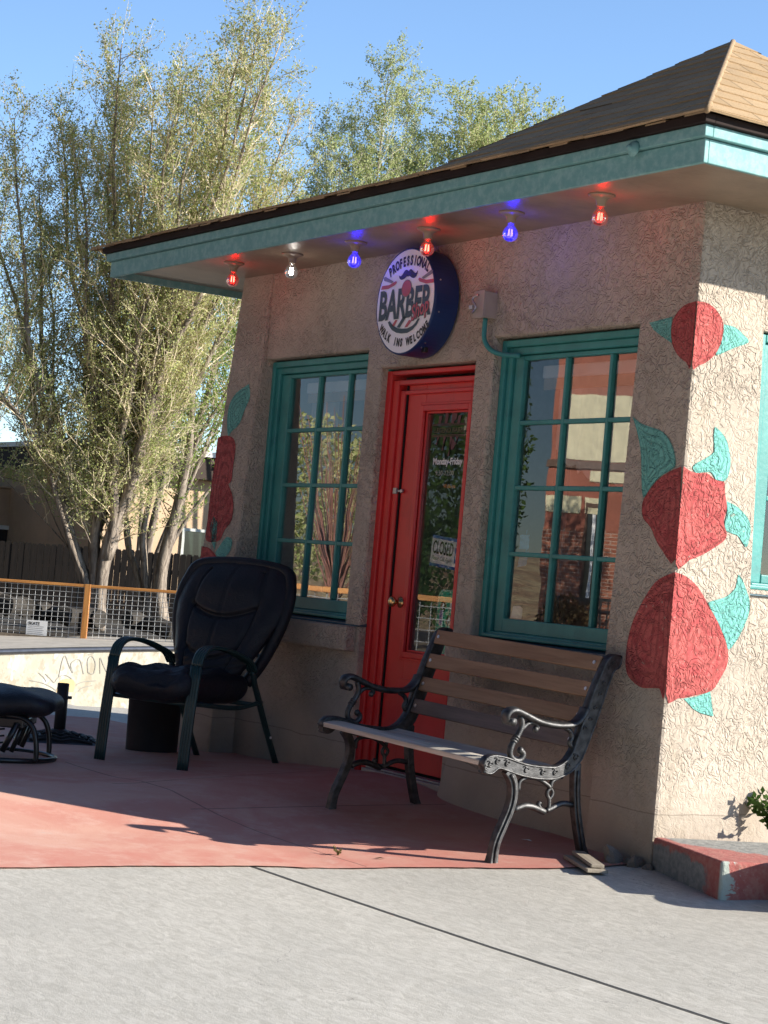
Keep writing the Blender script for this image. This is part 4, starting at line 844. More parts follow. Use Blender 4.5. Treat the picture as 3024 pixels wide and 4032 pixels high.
# ---------------------------------------------------------------- ottoman, umbrella stand, pot
def ottoman():
    zg = -.085; o = thing('ottoman', 'black cushioned glider ottoman on a round tube base at the left edge', 'ottoman', (-2.284, -1.793, zg), (0, 0, R(57.7)))
    m = MB()
    def dent(p): return [p[0] + .006 * math.sin(25 * p[1]), p[1], p[2] + .006 * math.sin(22 * p[0] + 14 * p[1])]
    squad(m, .37, .27, .078, (-.02, 0, .298), .5, 56, 24, dent); m.build('cushion', m_leather, o, smooth=True)
    m = MB(); n = 40; m.tube([(.34 * math.cos(2 * math.pi * k / n), .30 * math.sin(2 * math.pi * k / n), .016) for k in range(n + 1)], .0135, 8, cap=False); m.build('base_ring', m_blackpaint, o, smooth=True)
    m = MB(); m.box(-.30, .20, -.20, -.17, .175, .225); m.box(-.30, .20, .17, .20, .175, .225); m.box(.15, .20, -.17, .17, .18, .22); m.build('seat_rail', m_blackpaint, o, bevel=.006)
    for sy in (-1, 1):
        m = MB(); m.tube(smooth_path([(.10, sy * .185, .235), (.19, sy * .19, .228), (.245, sy * .195, .19), (.27, sy * .20, .12), (.278, sy * .20, .04), (.272, sy * .20, .016)], 4), .014, 8); m.build('upright', m_blackpaint, o, smooth=True)
        m = MB(); m.tube([(.17, sy * .215, .20), (.105, sy * .215, .055)], .016, 8); m.tube([(.19, sy * .15, .195), (.14, sy * .15, .05)], .013, 8); m.build('swing_arm', m_blackpaint, o, smooth=True)
    m = MB()
    for k, z in enumerate((.165, .13, .095, .06)): m.tube(smooth_path([(-.3, -.16, z + .03), (-.1, -.16, z), (0, -.16, z - .012), (.10, -.16, z + .0)], 3), .005, 6)
    m.build('spring_rod', m_blackpaint, o, smooth=True)
ottoman()
def stand():
    u = thing('umbrella_stand', 'black square umbrella stand with a short bare tube, left of the armchair', 'umbrella stand', (-3.27, -.98, -.118), (0, 0, math.atan2(.94, .33)))
    m = MB(); h = .285; m.box(-h, h, -h, h, 0, .022); m.build('base_plate', m_blackpaint, u, bevel=.008)
    m = MB(); m.add([(-h + .02, -h + .02, .0225), (h - .02, -h + .02, .0225), (h - .02, h - .02, .0225), (-h + .02, h - .02, .0225), (-.05, -.05, .075), (.05, -.05, .075), (.05, .05, .075), (-.05, .05, .075)], [(0, 1, 5, 4), (1, 2, 6, 5), (2, 3, 7, 6), (3, 0, 4, 7), (4, 5, 6, 7)])
    for k in range(4):
        a = k * math.pi / 2
        for s in (.25, .5, .75):
            w_ = .20 * (1 - s) + .03; r_ = h - .03 - s * .20; z = .03 + s * .05
            P = [(r_, -w_, z), (r_ - .03, -w_ * .4, z + .012), (r_, 0, z + .004), (r_ - .03, w_ * .4, z + .012), (r_, w_, z)]
            m.tube([(p[0] * math.cos(a) - p[1] * math.sin(a), p[0] * math.sin(a) + p[1] * math.cos(a), p[2]) for p in smooth_path(P, 3)], .008, 6)
    m.build('scroll_cover', m_darkgrey, u, smooth=False)
    m = MB(); m.rev([(.034, .07), (.034, .36), (.029, .362), (.029, .30)], 18); m.rev([(.055, .07), (.055, .085), (.04, .095)], 18); pt = m.build('tube', m_darkgrey, u, smooth=True)
    m = MB(); m.tube([(.034, 0, .28), (.055, 0, .28)], .009, 8); m.build('clamp_knob', m_blackpaint, pt)
stand()
m = MB(); m.rev([(0, 0), (.142, 0), (.147, .01), (.153, .36), (.165, .362), (.165, .395), (.150, .396), (.146, .34), (0, .33)], 32); o = m.build('plant_pot', m_darkgrey, smooth=True); o.location = (-2.80, -.61, -.098); tag(o, 'large dark grey plastic pot standing behind the armchair', 'pot')

m = MB(); m.rev([(0, 0), (.135, 0), (.14, .01), (.168, .19), (.178, .192), (.178, .215), (.164, .216), (.158, .18), (0, .175)], 32); o = m.build('plant_pot', m_blackpaint, smooth=True); o.location = (2.05, .02, G1(2.05, .02)); tag(o, 'low black pot beside the red step at the right edge of the photo', 'pot')
# ---------------------------------------------------------------- concrete step at the corner
def step():
    t = NT('chipped red painted concrete'); n = t.noise(5, 5, .7, .8); n2 = t.noise(30, 4, .7); X = t.xyz()
    red = t.mix(t.ss(n2, .4, .65), (.40, .12, .105), (.44, .19, .155)); gry = t.mix(t.ss(n2, .4, .6), (.22, .225, .215), (.32, .32, .30))
    n3 = t.noise(9, 5, .7, 1.0)
    fr_ = t.math('MULTIPLY', t.ss(X[1], .010, .022, 1, 0), t.ss(t.math('ADD', X[0], t.math('MULTIPLY', n3, .22)), .60, .66, 1, 0)); fr_ = t.math('MULTIPLY', fr_, t.ss(t.math('ADD', X[2], t.math('MULTIPLY', n3, .10)), .155, .175, 1, 0))
    tp_ = t.math('MULTIPLY', t.ss(X[2], .138, .142), t.ss(t.math('SUBTRACT', t.math('ADD', X[0], t.math('MULTIPLY', n3, .25)), t.math('MULTIPLY', X[1], .9)), .22, .30, 1, 0)); tp_ = t.math('MULTIPLY', tp_, t.ss(X[1], .03, .06))
    ch_ = t.math('MULTIPLY', t.ss(X[0], .625, .64), t.ss(t.math('ADD', t.math('MULTIPLY', n3, .25), X[1]), .165, .18, 1, 0))
    c = t.mix(fr_, red, t.mix(t.ss(n2, .35, .65), (.17, .19, .19), (.27, .28, .27))); c = t.mix(tp_, c, gry); c = t.mix(ch_, c, (.42, .47, .42))
    c = t.mix(t.ss(t.noise(60, 4, .8), .64, .70, 0, .6), c, (.52, .40, .36))
    t.set(c, .9); t.bump(t.math('ADD', n2, n), .5, .01)
    mb = MB(); nx, ny = 26, 40; rng = np.random.RandomState(5)
    # closed block with a slightly irregular top edge
    mb.box(0, .645, 0, 1.6, -.15, .145); o = mb.build('concrete_step', t.m, bevel=.012, seg=3)
    o.location = (1.10, -.17, -.118); o.rotation_euler = (0, 0, R(-15.8)); tag(o, 'low red painted concrete step, chipped grey, at the foot of the corner pillar', 'step')
step()
# ---------------------------------------------------------------- things on and behind the glass
def flat_text(mb, txt, fn, width, height, off=0.0, shear=0.0):
    v, f = glyphs(txt, off, shear); w_ = v[:, 0].max()
    mb.add([fn(x / w_ * width, y / .7 * height) for x, y in v], f)
def door_text():
    y = .0195; rt = thing('window_lettering', 'white opening hours lettering Monday-Friday on the door glass', 'lettering', (-.96, y, 1.6))
    mb = MB(); flat_text(mb, 'Monday-Friday', lambda a, b: (-.135 + a, 0, .022 + b), .27, .034, .03); mb.build('day_line', m_text_white, rt)
    mb = MB(); flat_text(mb, '9:30-12:00', lambda a, b: (-.105 + a, 0, -.035 + b), .17, .026); mb.build('hour_line', simple('faint lettering', (.42, .44, .40), .6), rt)
    mb = MB(); flat_text(mb, 'Walk-ins', lambda a, b: (-.02 + a, 0, -.10 + b), .11, .02); mb.build('note_line', m_text_orange, rt)
    rt = thing('window_decal', 'faded maroon barber decal of combs and a banner at the top of the door glass', 'decal', (-.975, y, 1.80))
    mb = MB(); rng = random.Random(4)
    for s in (1, -1):
        for k, x in enumerate((-.09, -.03, .03, .085)):
            z0, z1 = s * .035, s * (.075 + .03 * ((k * 7) % 3)); mb.add([(x - .012, 0, z0), (x + .012, 0, z0), (x + .022 * s, 0, z1), (x - .006, 0, z1)], [(0, 1, 2, 3)])
        c = (.045, s * .075); mb.add([(c[0] + .022 * math.cos(a), .0005, c[1] + .028 * math.sin(a)) for a in np.linspace(0, 6.283, 17)[:-1]], [tuple(range(16))])
        for z in (.024, .031): mb.add([(-.15, 0, s * z), (.15, 0, s * z), (.15, 0, s * (z + .003)), (-.15, 0, s * (z + .003))], [(0, 1, 2, 3)])
    mb.build('emblem', m_decal, rt)
    mb = MB(); flat_text(mb, 'LEGEND BARB', lambda a, b: (-.13 + a, 0, -.013 + b), .26, .026, .0); mb.build('banner_text', simple('dull gold decal', (.16, .12, .06), .6), rt)
    rt = thing('closed_sign', 'paper CLOSED sign with blue borders hanging crooked inside the door glass', 'sign', (-.945, .052, 1.168), (0, R(4.5), 0))
    def qd(mb, x0, x1, z0, z1, y): mb.add([(x0, y, z0), (x1, y, z0), (x1, y, z1), (x0, y, z1)], [(0, 1, 2, 3)])
    mb = MB(); mb.box(-.145, .155, 0, .003, -.08, .08); mb.build('card', m_paper, rt)
    mb = MB(); qd(mb, -.145, .155, .064, .08, -.001); qd(mb, -.145, .155, -.08, -.064, -.001); qd(mb, .075, .15, -.045, .035, -.001); mb.build('border', m_bluepaper, rt)
    mb = MB(); flat_text(mb, 'CLOSED', lambda a, b: (-.132 + a, -.0012, -.012 + b), .19, .066, .02); flat_text(mb, 'RETURN', lambda a, b: (.08 + a, -.0012, .043 + b), .065, .014, .01); mb.build('closed_text', m_black, rt)
    mb = MB(); flat_text(mb, 'Please Call Again', lambda a, b: (-.132 + a, -.0012, -.046 + b), .185, .022, .0, .3); mb.build('script_text', m_grey, rt)
    mb = MB(); mb.add([(.1125 + .030 * math.cos(a), -.0016, -.005 + .034 * math.sin(a)) for a in np.linspace(0, 6.283, 29)[:-1]], [tuple(range(28))]); mb.build('dial', m_paper, rt)
    mb = MB(); mb.add([(.1125 + .006 * math.cos(a), -.002, -.005 + .007 * math.sin(a)) for a in np.linspace(0, 6.283, 13)[:-1]], [tuple(range(12))])
    for k in range(12):
        a = k * math.pi / 6; mb.add([(.1125 + r_ * math.cos(a + d), -.002, -.005 + 1.13 * r_ * math.sin(a + d)) for r_, d in ((.024, -.05), (.028, -.05), (.028, .05), (.024, .05))], [(0, 1, 2, 3)])
    mb.build('dial_mark', m_bluepaper, rt)
    rt = thing('skateboard', 'teal skateboard deck covered in stickers leaning behind the door glass', 'skateboard', (-.865, .034, .0), (R(-.4), 0, 0))
    mb = MB(); n = 12; pr = [(-.105, .0), (.105, .0)]; out = [(-.105 + .05 * (1 - math.cos(a)), .93 + .05 * math.sin(a)) for a in np.linspace(0, math.pi / 2, 8)] + [(.105 - .05 * (1 - math.cos(a)), .93 + .05 * math.sin(a)) for a in np.linspace(math.pi / 2, 0, 8)] + [(.105, .05), (-.105, .05)]
    k = len(out); mb.add([(x, 0, z) for x, z in out] + [(x, .012, z) for x, z in out], [tuple(range(k))[::-1], tuple(k + i for i in range(k))] + [(i, (i + 1) % k, k + (i + 1) % k, k + i) for i in range(k)]); mb.build('deck', m_teal_plastic, rt, bevel=.003)
    mb = MB(); k = len(out); inn = [(x * .93, .5 + (z - .5) * .985) for x, z in out]
    mb.add([(x, -.0015, z) for x, z in out] + [(x, -.0015, z) for x, z in inn], [(i, (i + 1) % k, k + (i + 1) % k, k + i) for i in range(k)]); mb.build('edge_stripe', simple('mint edge', (.45, .78, .65), .5), rt)
    for i, (x, z, a, b, m) in enumerate(((-.05, .895, .026, .026, m_black), (.035, .90, .032, .022, m_paper), (.01, .825, .024, .028, m_black), (-.062, .835, .018, .05, simple('lilac sticker', (.40, .26, .62), .5)), (-.045, .745, .020, .045, m_pink), (.03, .745, .036, .03, m_paper), (-.05, .66, .03, .02, simple('mint sticker', (.30, .70, .60), .5)), (.045, .66, .02, .02, m_black), (0, .60, .045, .018, m_paper))):
        mb = MB(); el = i in (0, 2, 7); P = [(x + a * math.cos(t) * (1 if el else 1.1), -.003 - .0002 * i, z + b * math.sin(t) * (1 if el else 1.1)) for t in (np.linspace(0, 6.283, 17)[:-1] if el else np.linspace(.785, 7.068, 5)[:-1])]
        mb.add(P, [tuple(range(len(P)))]); 
        if el:
            mb.cur = 1; mb.add([(x + u * a, -.0045 - .0002 * i, z + v * b) for u, v in ((-.5, -.3), (-.1, -.6), (.2, 0), (.6, .3), (.1, .6), (-.2, .1))], [(0, 1, 2, 5), (2, 3, 4, 5)])
        mb.build('sticker', [m, m_paper], rt)
door_text()
# inside the windows: blinds, curtains, lace
def curtain_thing(nm, lab, cat, x0, x1, y, z0, z1, mat, amp=.02, waves=9, grp=None, jag=None):
    mb = MB(); n = 90; nz = 8; vs = []
    for j in range(nz + 1):
        for i in range(n + 1):
            u = i / n; zl = z0 if jag is None else jag(u); z = zl + (z1 - zl) * j / nz
            vs.append((x0 + (x1 - x0) * u, y + amp * math.sin(u * waves * 2 * math.pi) * (1 - .3 * j / nz), z))
    mb.add(vs, [(j * (n + 1) + i, j * (n + 1) + i + 1, (j + 1) * (n + 1) + i + 1, (j + 1) * (n + 1) + i) for j in range(nz) for i in range(n)])
    o = mb.build(nm, mat, smooth=True); md = o.modifiers.new('t', 'SOLIDIFY'); md.thickness = .002; return tag(o, lab, cat, grp)
for nm, x0, x1, lab in (('roller_blind', -2.60, -1.62, 'rolled up white blind inside the top of the left window'), ('roller_blind', -.30, .70, 'rolled up white blind inside the top of the right window')):
    t = thing(nm, lab, 'blind', (x0, .11, 2.05)); mb = MB(); mb.box(0, x1 - x0, -.02, .02, 0, .062); mb.build('headrail', m_white, t, bevel=.006); mb = MB(); mb.box(0, x1 - x0, -.008, .008, -.055, 0); mb.build('valance', simple('wood valance', (.40, .28, .16), .6), t)
curtain_thing('curtain', 'grey curtain drawn to the left side inside the left window', 'curtain', -2.64, -2.33, .16, .3, 2.1, m_curtain, .022, 3)
curtain_thing('lace_curtain', 'sheer white lace valance with tassels inside the right window', 'curtain', -.28, .72, .19, 1.5, 2.06, m_lace, .012, 8, None, jag=lambda u: 1.72 - .16 * math.sin(math.pi * min(1, u * 1.05)) - .03 * abs(math.sin(u * 40)))
def inside():
    t = thing('dark_panel', 'dark board with a cream oval handle inside the right window', 'panel', (-.262, .22, .5)); mb = MB(); mb.box(-.05, .05, 0, .02, 0, 1.25); mb.build('panel_face', simple('charcoal panel', (.05, .047, .045), .6), t); mb = MB(); mb.rev([(0, .0), (.022, 0), (.026, .006), (.02, .012), (0, .014)], 20); mb.v = [(-.005 + x * .8, -z, 1.13 + y * 1.6) for x, y, z in mb.v]; mb.build('handle', simple('cream enamel', (.62, .52, .30), .4), t, smooth=True)
    for k, z in enumerate((1.245, 1.16)):
        mb = MB(); n = 10; vs = []
        for j in range(7):
            for i in range(n + 1): u = i / n - .5; v = j / 6 - .5; vs.append((u * .055 * (1 - .1 * k), .012 * math.cos(3 * u) * math.cos(3 * v) + .003 * math.sin(14 * v), v * .07 + (.018 * u if k else 0)))
        mb.add(vs, [(j * (n + 1) + i, j * (n + 1) + i + 1, (j + 1) * (n + 1) + i + 1, (j + 1) * (n + 1) + i) for j in range(6) for i in range(n)])
        mb.tube([(0, .01, .035), (0.004, .01, .06)], .002, 5)
        o = mb.build('face_mask', m_maskblue, smooth=True); o.location = (-.287, .055, z); o.rotation_euler = (0, .15 * k, .3); tag(o, ('upper' if k == 0 else 'lower') + ' pale blue face mask hanging in the left corner of the right window', 'mask', 'masks hanging in the window')
    mb = MB(); mb.add([(0, 0, 0), (.075, .01, 0), (.07, .015, .05), (.04, .02, .062), (0, .01, .058)], [(0, 1, 2, 3, 4)]); o = mb.build('note_card', m_paper); md = o.modifiers.new('s', 'SOLIDIFY'); md.thickness = .002; o.location = (-.315, .03, .872); tag(o, 'small white card propped in the bottom left corner of the right window', 'card')
    t = thing('streamers', 'red, white and blue tinsel streamers hanging inside the side window', 'streamers', (.86, .62, 2.05)); rng = random.Random(8)
    for nm, col in (('red_strand', (.5, .03, .05)), ('blue_strand', (.04, .09, .45)), ('silver_strand', (.7, .72, .75))):
        mb = MB()
        for k in range(9):
            y = rng.uniform(-.16, .12); b = rng.uniform(-.05, .05); P = smooth_path([(rng.uniform(-.02, .02), y * .1 + .0, -.72), (0, y * .5 + b * .3, -.45), (0, y + b, -.15), (0, y * 1.4 + b * 2, -.02 - rng.random() * .2)], 4); mb.tube(P, .0035, 4)
        mb.build(nm, simple(nm, col, .3, .3), t)
    mb = MB(); mb.box(-.03, .03, -.18, .3, -.02, .0); mb.box(-.02, .02, -.14, -.08, 0, .30); o = mb.build('display_case', simple('black case', (.012, .012, .013), .3), bevel=.01); o.location = (.84, .62, 1.18); tag(o, 'black case standing on the sill inside the side window', 'case')
inside()

# ---------------------------------------------------------------- small litter and weeds
def weed(x, y, h, n, lab, seed, mats, z=None, nm='weed'):
    rng = random.Random(seed); zb = G1(x, y) if z is None else z; t = thing(nm, lab, 'plant', (x, y, zb)); st = MB(); lf = MB()
    for k in range(n):
        a = rng.uniform(0, 6.28); r = rng.uniform(.2, .7) * h; hh = h * rng.uniform(.5, 1.0); P = smooth_path([(0, 0, 0), (r * .25 * math.cos(a), r * .25 * math.sin(a), hh * .6), (r * math.cos(a), r * math.sin(a), hh)], 4); st.tube(P, .0018, 4)
        for q in P[2:]:
            for _ in range(3):
                d = np.array([rng.uniform(-1, 1), rng.uniform(-1, 1), rng.uniform(-.2, 1)]); d /= np.linalg.norm(d); sd = np.cross(d, (rng.uniform(-1, 1), rng.uniform(-1, 1), .3)); sd /= np.linalg.norm(sd); L = h * rng.uniform(.14, .24); q_ = np.array(q)
                lf.add([q_, q_ + d * L * .5 + sd * L * .28, q_ + d * L, q_ + d * L * .5 - sd * L * .28], [(0, 1, 2, 3)])
    st.build('stem', mats[0], t); lf.build('leaves', mats[1], t)
m_leaf = leafmat('spring leaves', (.085, .145, .030), (.165, .225, .055), (.24, .26, .09))
m_leafdark = leafmat('dark green leaves', (.035, .075, .018), (.07, .13, .03), (.10, .16, .05))
m_stem = simple('green stem', (.10, .13, .04), .8)
weed(1.145, .47, .20, 14, 'leafy green weed growing on the step against the sunlit side wall', 2, (m_stem, m_leafdark), .03)
weed(.47, -1.32, .045, 5, 'tiny dry weed sprouting from the joint in the red floor', 5, (m_stem, leafmat('dry weed', (.22, .20, .08), (.30, .24, .12))))
for i, (x, y, a, s) in enumerate(((.437, -.326, .3, .028), (.60, -1.20, 1.1, .022))):
    mb = MB(); mb.add([(-s, -s * .3, .002), (s * .2, -s * .35, .006), (s, 0, .002), (s * .1, s * .35, .005)], [(0, 1, 2, 3)]); mb.add([(-s, -s * .3, -.001), (s * .2, -s * .35, .003), (s, 0, -.001), (s * .1, s * .35, .002)], [(3, 2, 1, 0)])
    o = mb.build('paper_scrap' if i == 0 else 'dry_leaf', m_paper if i == 0 else simple('dry leaf', (.13, .08, .04), .9)); o.location = (x, y, G1(x, y) + .010); o.rotation_euler = (0, 0, a)
    tag(o, ('small white paper scrap on the red floor under the bench', 'dry brown leaf on the red floor beside the tiny weed')[i], 'scrap' if i == 0 else 'leaf')
def rubble():
    rng = np.random.RandomState(9); 
    for k in range(5):
        me = bpy.data.meshes.new('rubble_stone'); bm = bmesh.new(); bmesh.ops.create_icosphere(bm, subdivisions=2, radius=1)
        for v in bm.verts: v.co *= 1 + .35 * math.sin(3 * v.co.x + k) * math.cos(4 * v.co.y - k)
        bm.to_mesh(me); bm.free(); me.materials.append(simple('rubble', (.22, .19, .16), .95, bump=.5, bs=30)); o = link(bpy.data.objects.new('rubble_stone', me)); x = 1.02 + .03 * k * (1 if k % 2 else -1); y = -.19 - .035 * (k % 3)
        s = (.035, .028, .045, .022, .03)[k]; o.scale = (s * 1.3, s, s * .7); o.location = (x, y, G1(x, y) + s * .3); o.rotation_euler = (k, k * 2, k * .7)
        tag(o, 'broken lump of concrete in the hole at the pillar foot', 'rubble', 'rubble at the pillar foot')
rubble()

# ---------------------------------------------------------------- skate bowl, wire fence
def bowl():
    b = thing('skate_bowl', 'sunken concrete skate bowl with graffiti and a dark metal coping', 'skate bowl', BG(-4, 28, -.4))
    o0 = np.array(BG(-4, 28, -.4)); taus = np.linspace(-.42, -.02, 90)
    De = lambda t: np.clip(27.5 + (t + .185) * 45, 24.5, 32.6); ze = lambda t: -.42 + (t + .185) * .9 * (1 if t > -.3 else 1)
    P = lambda t, d, z: tuple(np.array(BG(t * d, d, z)) - o0)
    t_ = NT('bowl concrete'); n = t_.noise(1.2, 5, .7); n2 = t_.noise(5, 4, .7); c = t_.mix(t_.ss(n, .4, .6), (.35, .32, .25), (.42, .395, .335)); c = t_.mix(t_.ss(n2, .48, .62, 0, .7), c, (.27, .23, .16)); c = t_.mix(t_.ss(t_.noise(2.6, 3), .60, .66), c, (.50, .50, .485)); t_.set(c, .85)
    mb = MB(); prof = [(0, -.06), (.0, -.25), (.02, -.45), (.10, -.75), (.30, -1.05), (.65, -1.35), (1.15, -1.6), (2.2, -1.72), (6, -1.75)]
    vs = [P(t, De(t) - s, ze(t) + h) for s, h in prof for t in taus]; n = len(taus)
    mb.add(vs, [(k * n + i, k * n + i + 1, (k + 1) * n + i + 1, (k + 1) * n + i) for k in range(len(prof) - 1) for i in range(n - 1)]); wl = mb.build('bowl_wall', t_.m, b, smooth=True)
    t_ = NT('deck concrete'); c = t_.mix(t_.ss(t_.noise(2, 5, .7), .35, .65), (.40, .36, .30), (.52, .47, .40)); t_.set(c, .85)
    mb = MB(); vs = [P(t, d, z) for t in taus for d, z in ((De(t), ze(t)), (33.4, -.45 + .045 * (t * 33 + 6.1)), (34.5, -.47 + .045 * (t * 33 + 6.1)))]; mb.add(vs, [(i * 3 + k, (i + 1) * 3 + k, (i + 1) * 3 + k + 1, i * 3 + k + 1) for i in range(n - 1) for k in (0, 1)]); mb.build('deck', t_.m, b)
    mb = MB(); mb.tube([P(t, De(t) - .01, ze(t) - .02) for t in taus], .045, 8); mb.build('coping', simple('dark steel coping', (.10, .10, .11), .35, .7), b, smooth=True)
    # graffiti strokes painted on the wall: (lateral/depth, height below the lip)
    def stroke(pts, w_, mat, nm):
        mb = MB(); Q = smooth_path(pts, 4)
        for (a, b_), (c_, d_) in zip(Q[:-1], Q[1:]):
            L = math.hypot(c_ - a, d_ - b_) + 1e-9; nx, nz = -(d_ - b_) / L * w_, (c_ - a) / L * w_; vs = []
            for (x, h) in ((a + nx, b_ + nz), (a - nx, b_ - nz), (c_ - nx, d_ - nz), (c_ + nx, d_ + nz)):
                t = x / 29.5; s = np.interp(-h, [.06, .25, .45, .75, 1.05], [0, 0, .02, .10, .30]); vs.append(P(t, De(t) - s - .012, ze(t) + h))
            mb.add(vs, [(0, 1, 2, 3)])
        return mb
    gr = MB(); X0 = -4.55
    for pts in ([(0, -.85), (.03, -.35), (.07, -.22), (.13, -.5), (.2, -.75), (.16, -.45), (.28, -.35), (.36, -.8)], [(.42, -.75), (.40, -.35), (.46, -.25), (.52, -.5), (.50, -.8), (.42, -.75)], [(.6, -.8), (.58, -.3), (.64, -.55), (.72, -.8), (.70, -.25)], [(.34, -.08), (.44, -.05), (.48, -.15), (.40, -.2)],
                [(-.42, -.92), (-.25, -1.0), (-.1, -1.15), (0.0, -1.3)], [(-.38, -1.1), (-.2, -1.18), (-.08, -1.32)], [(-.2, -.75), (-.12, -.9), (-.06, -1.02), (-.02, -.9), (.06, -.8), (.16, -.88), (.22, -1.02)], [(.2, -1.32), (.24, -1.15), (.36, -1.04), (.55, -1.02)], [(.3, -1.32), (.36, -1.22), (.5, -1.16)], [(-.3, -.7), (-.22, -.85), (-.18, -.98)], [(.8, -1.15), (.88, -1.05), (.95, -1.25), (1.02, -1.1), (1.06, -1.28)]):
        g = stroke([(X0 + x, h * .47) for x, h in pts], .006, None, ''); gr.add(g.v, g.f)
    gr.build('graffiti', simple('grey spray paint', (.24, .23, .20), .8), wl)
    gr = MB(); 
    for k in range(7): g = stroke([(X0 + .02 + .035 * k - .02, -.62), (X0 + .02 + .035 * k, -.52), (X0 + .05 + .024 * k, -.43 - .01 * abs(k - 3))], .02, None, ''); gr.add(g.v, g.f)
    gr.build('graffiti', simple('orange spray paint', (.55, .40, .18), .8), wl)
bowl()
m_cedar = wood('orange stained cedar', (.42, .16, .035), (.60, .27, .07), 0, .6)
m_cedar_v = wood('orange stained cedar post', (.42, .16, .035), (.60, .27, .07), 2, .6)
def wire_fence(nm, lab, a0, a1, posts, d, zb, zt, cell=.1):
    o0 = np.array(BG(0, d, 0)); ang = math.atan2(FR[1], FR[0]); t = thing(nm, lab, 'fence', tuple(o0), (0, 0, ang)); L = a1 - a0
    mb = MB(); mb.add([(a0, -.05, zt(a0) - .045), (a1, -.05, zt(a1) - .045), (a1, .05, zt(a1) - .045), (a0, .05, zt(a0) - .045), (a0, -.05, zt(a0)), (a1, -.05, zt(a1)), (a1, .05, zt(a1)), (a0, .05, zt(a0))], [(0, 3, 2, 1), (4, 5, 6, 7), (0, 1, 5, 4), (1, 2, 6, 5), (2, 3, 7, 6), (3, 0, 4, 7)])
    mb.build('top_rail', m_cedar, t, bevel=.006)
    for p in posts:
        mb = MB(); mb.box(p - .048, p + .048, -.055, .04, zb(p) - .05, zt(p) - .0 + .004); mb.build('post', m_cedar_v, t, bevel=.006)
    W = MB(); x = a0
    while x < a1: W.tube([(x, -.01, zb(x)), (x, -.01, zt(x) - .045)], .0036, 5, cap=False); x += cell
    k = 0
    while zb(a0) + .03 + k * cell < zt(a0) - .05: W.tube([(a0, -.016, zb(a0) + .03 + k * cell), (a1, -.016, zb(a1) + .03 + k * cell * (zt(a1) - zb(a1)) / (zt(a0) - zb(a0)))], .0036, 5, cap=False); k += 1
    W.build('wire_mesh', m_wire, t); return t
m_wire = simple('galvanised wire', (.50, .51, .51), .5, .3)
wire_fence('wire_fence', 'orange timber rail fence with square wire mesh behind the skate bowl', -11.5, -3.08, [-9.66, -8.02, -6.38, -4.745, -3.12], 33, lambda a: -.47 + .045 * (a + 6.1), lambda a: .475 + .016 * (a + 6.2))
t = thing('notice_sign', 'small white notice sign wired to the mesh of the orange fence', 'sign', BG(-5.52, 32.96, -.29), (0, 0, math.atan2(FR[1], FR[0])))
mb = MB(); mb.box(-.17, .17, 0, .006, -.13, .13); mb.build('plate', m_white, t)
mb = MB(); flat_text(mb, 'SKATE', lambda a, b: (-.145 + a, -.003, .055 + b), .19, .05, .03); mb.build('heading', m_black, t)
mb = MB()
for k in range(5): mb.add([(-.145, -.003, .03 - k * .03), (.12 - .02 * (k % 2), -.003, .03 - k * .03), (.12 - .02 * (k % 2), -.003, .036 - k * .03), (-.145, -.003, .036 - k * .03)], [(0, 1, 2, 3)])
mb.build('text_lines', m_grey, t)

# ---------------------------------------------------------------- far yard: picket fence, houses, logs
def picket():
    d = 44.; t = thing('wooden_fence', 'tall dark brown picket fence behind the trees', 'fence', BG(0, d, 0), (0, 0, math.atan2(FR[1], FR[0]))); mb = MB(); a = -20.; rng = random.Random(3)
    while a < 2.0:
        zt = 1.13 + .012 * (a + 8) + rng.uniform(-.015, .015); y = rng.uniform(-.006, .006); w_ = .136
        mb.add([(a, y, -.6), (a + w_, y, -.6), (a + w_, y, zt - .04), (a + w_ - .03, y, zt), (a + .03, y, zt), (a, y, zt - .04)], [(0, 1, 2, 3, 4, 5)]); mb.add([(a, y + .02, -.6), (a + w_, y + .02, -.6), (a + w_, y + .02, zt - .04), (a + w_ - .03, y + .02, zt), (a + .03, y + .02, zt), (a, y + .02, zt - .04)], [(5, 4, 3, 2, 1, 0)]); a += .142
    mb.build('pickets', wood('stained pickets with shade', (.012, .009, .0075), (.026, .018, .014), 2, .8), t)  # dark stain, deepened further so the colour carries the yard's shade
    mb = MB(); mb.box(-20, 2, .03, .07, -.1, 0); mb.box(-20, 2, .03, .07, .7, .8); mb.build('rail', m_drip, t)
picket()
ROTB = (0, 0, math.atan2(FR[1], FR[0]))
def adobe_tex(nm, c):
    t = NT(nm); t.set(t.mix(t.ss(t.noise(.7, 5, .7), .35, .65), mul(c, .9), mul(c, 1.08)), .9); t.bump(t.noise(8, 4), .3, .03); return t.m
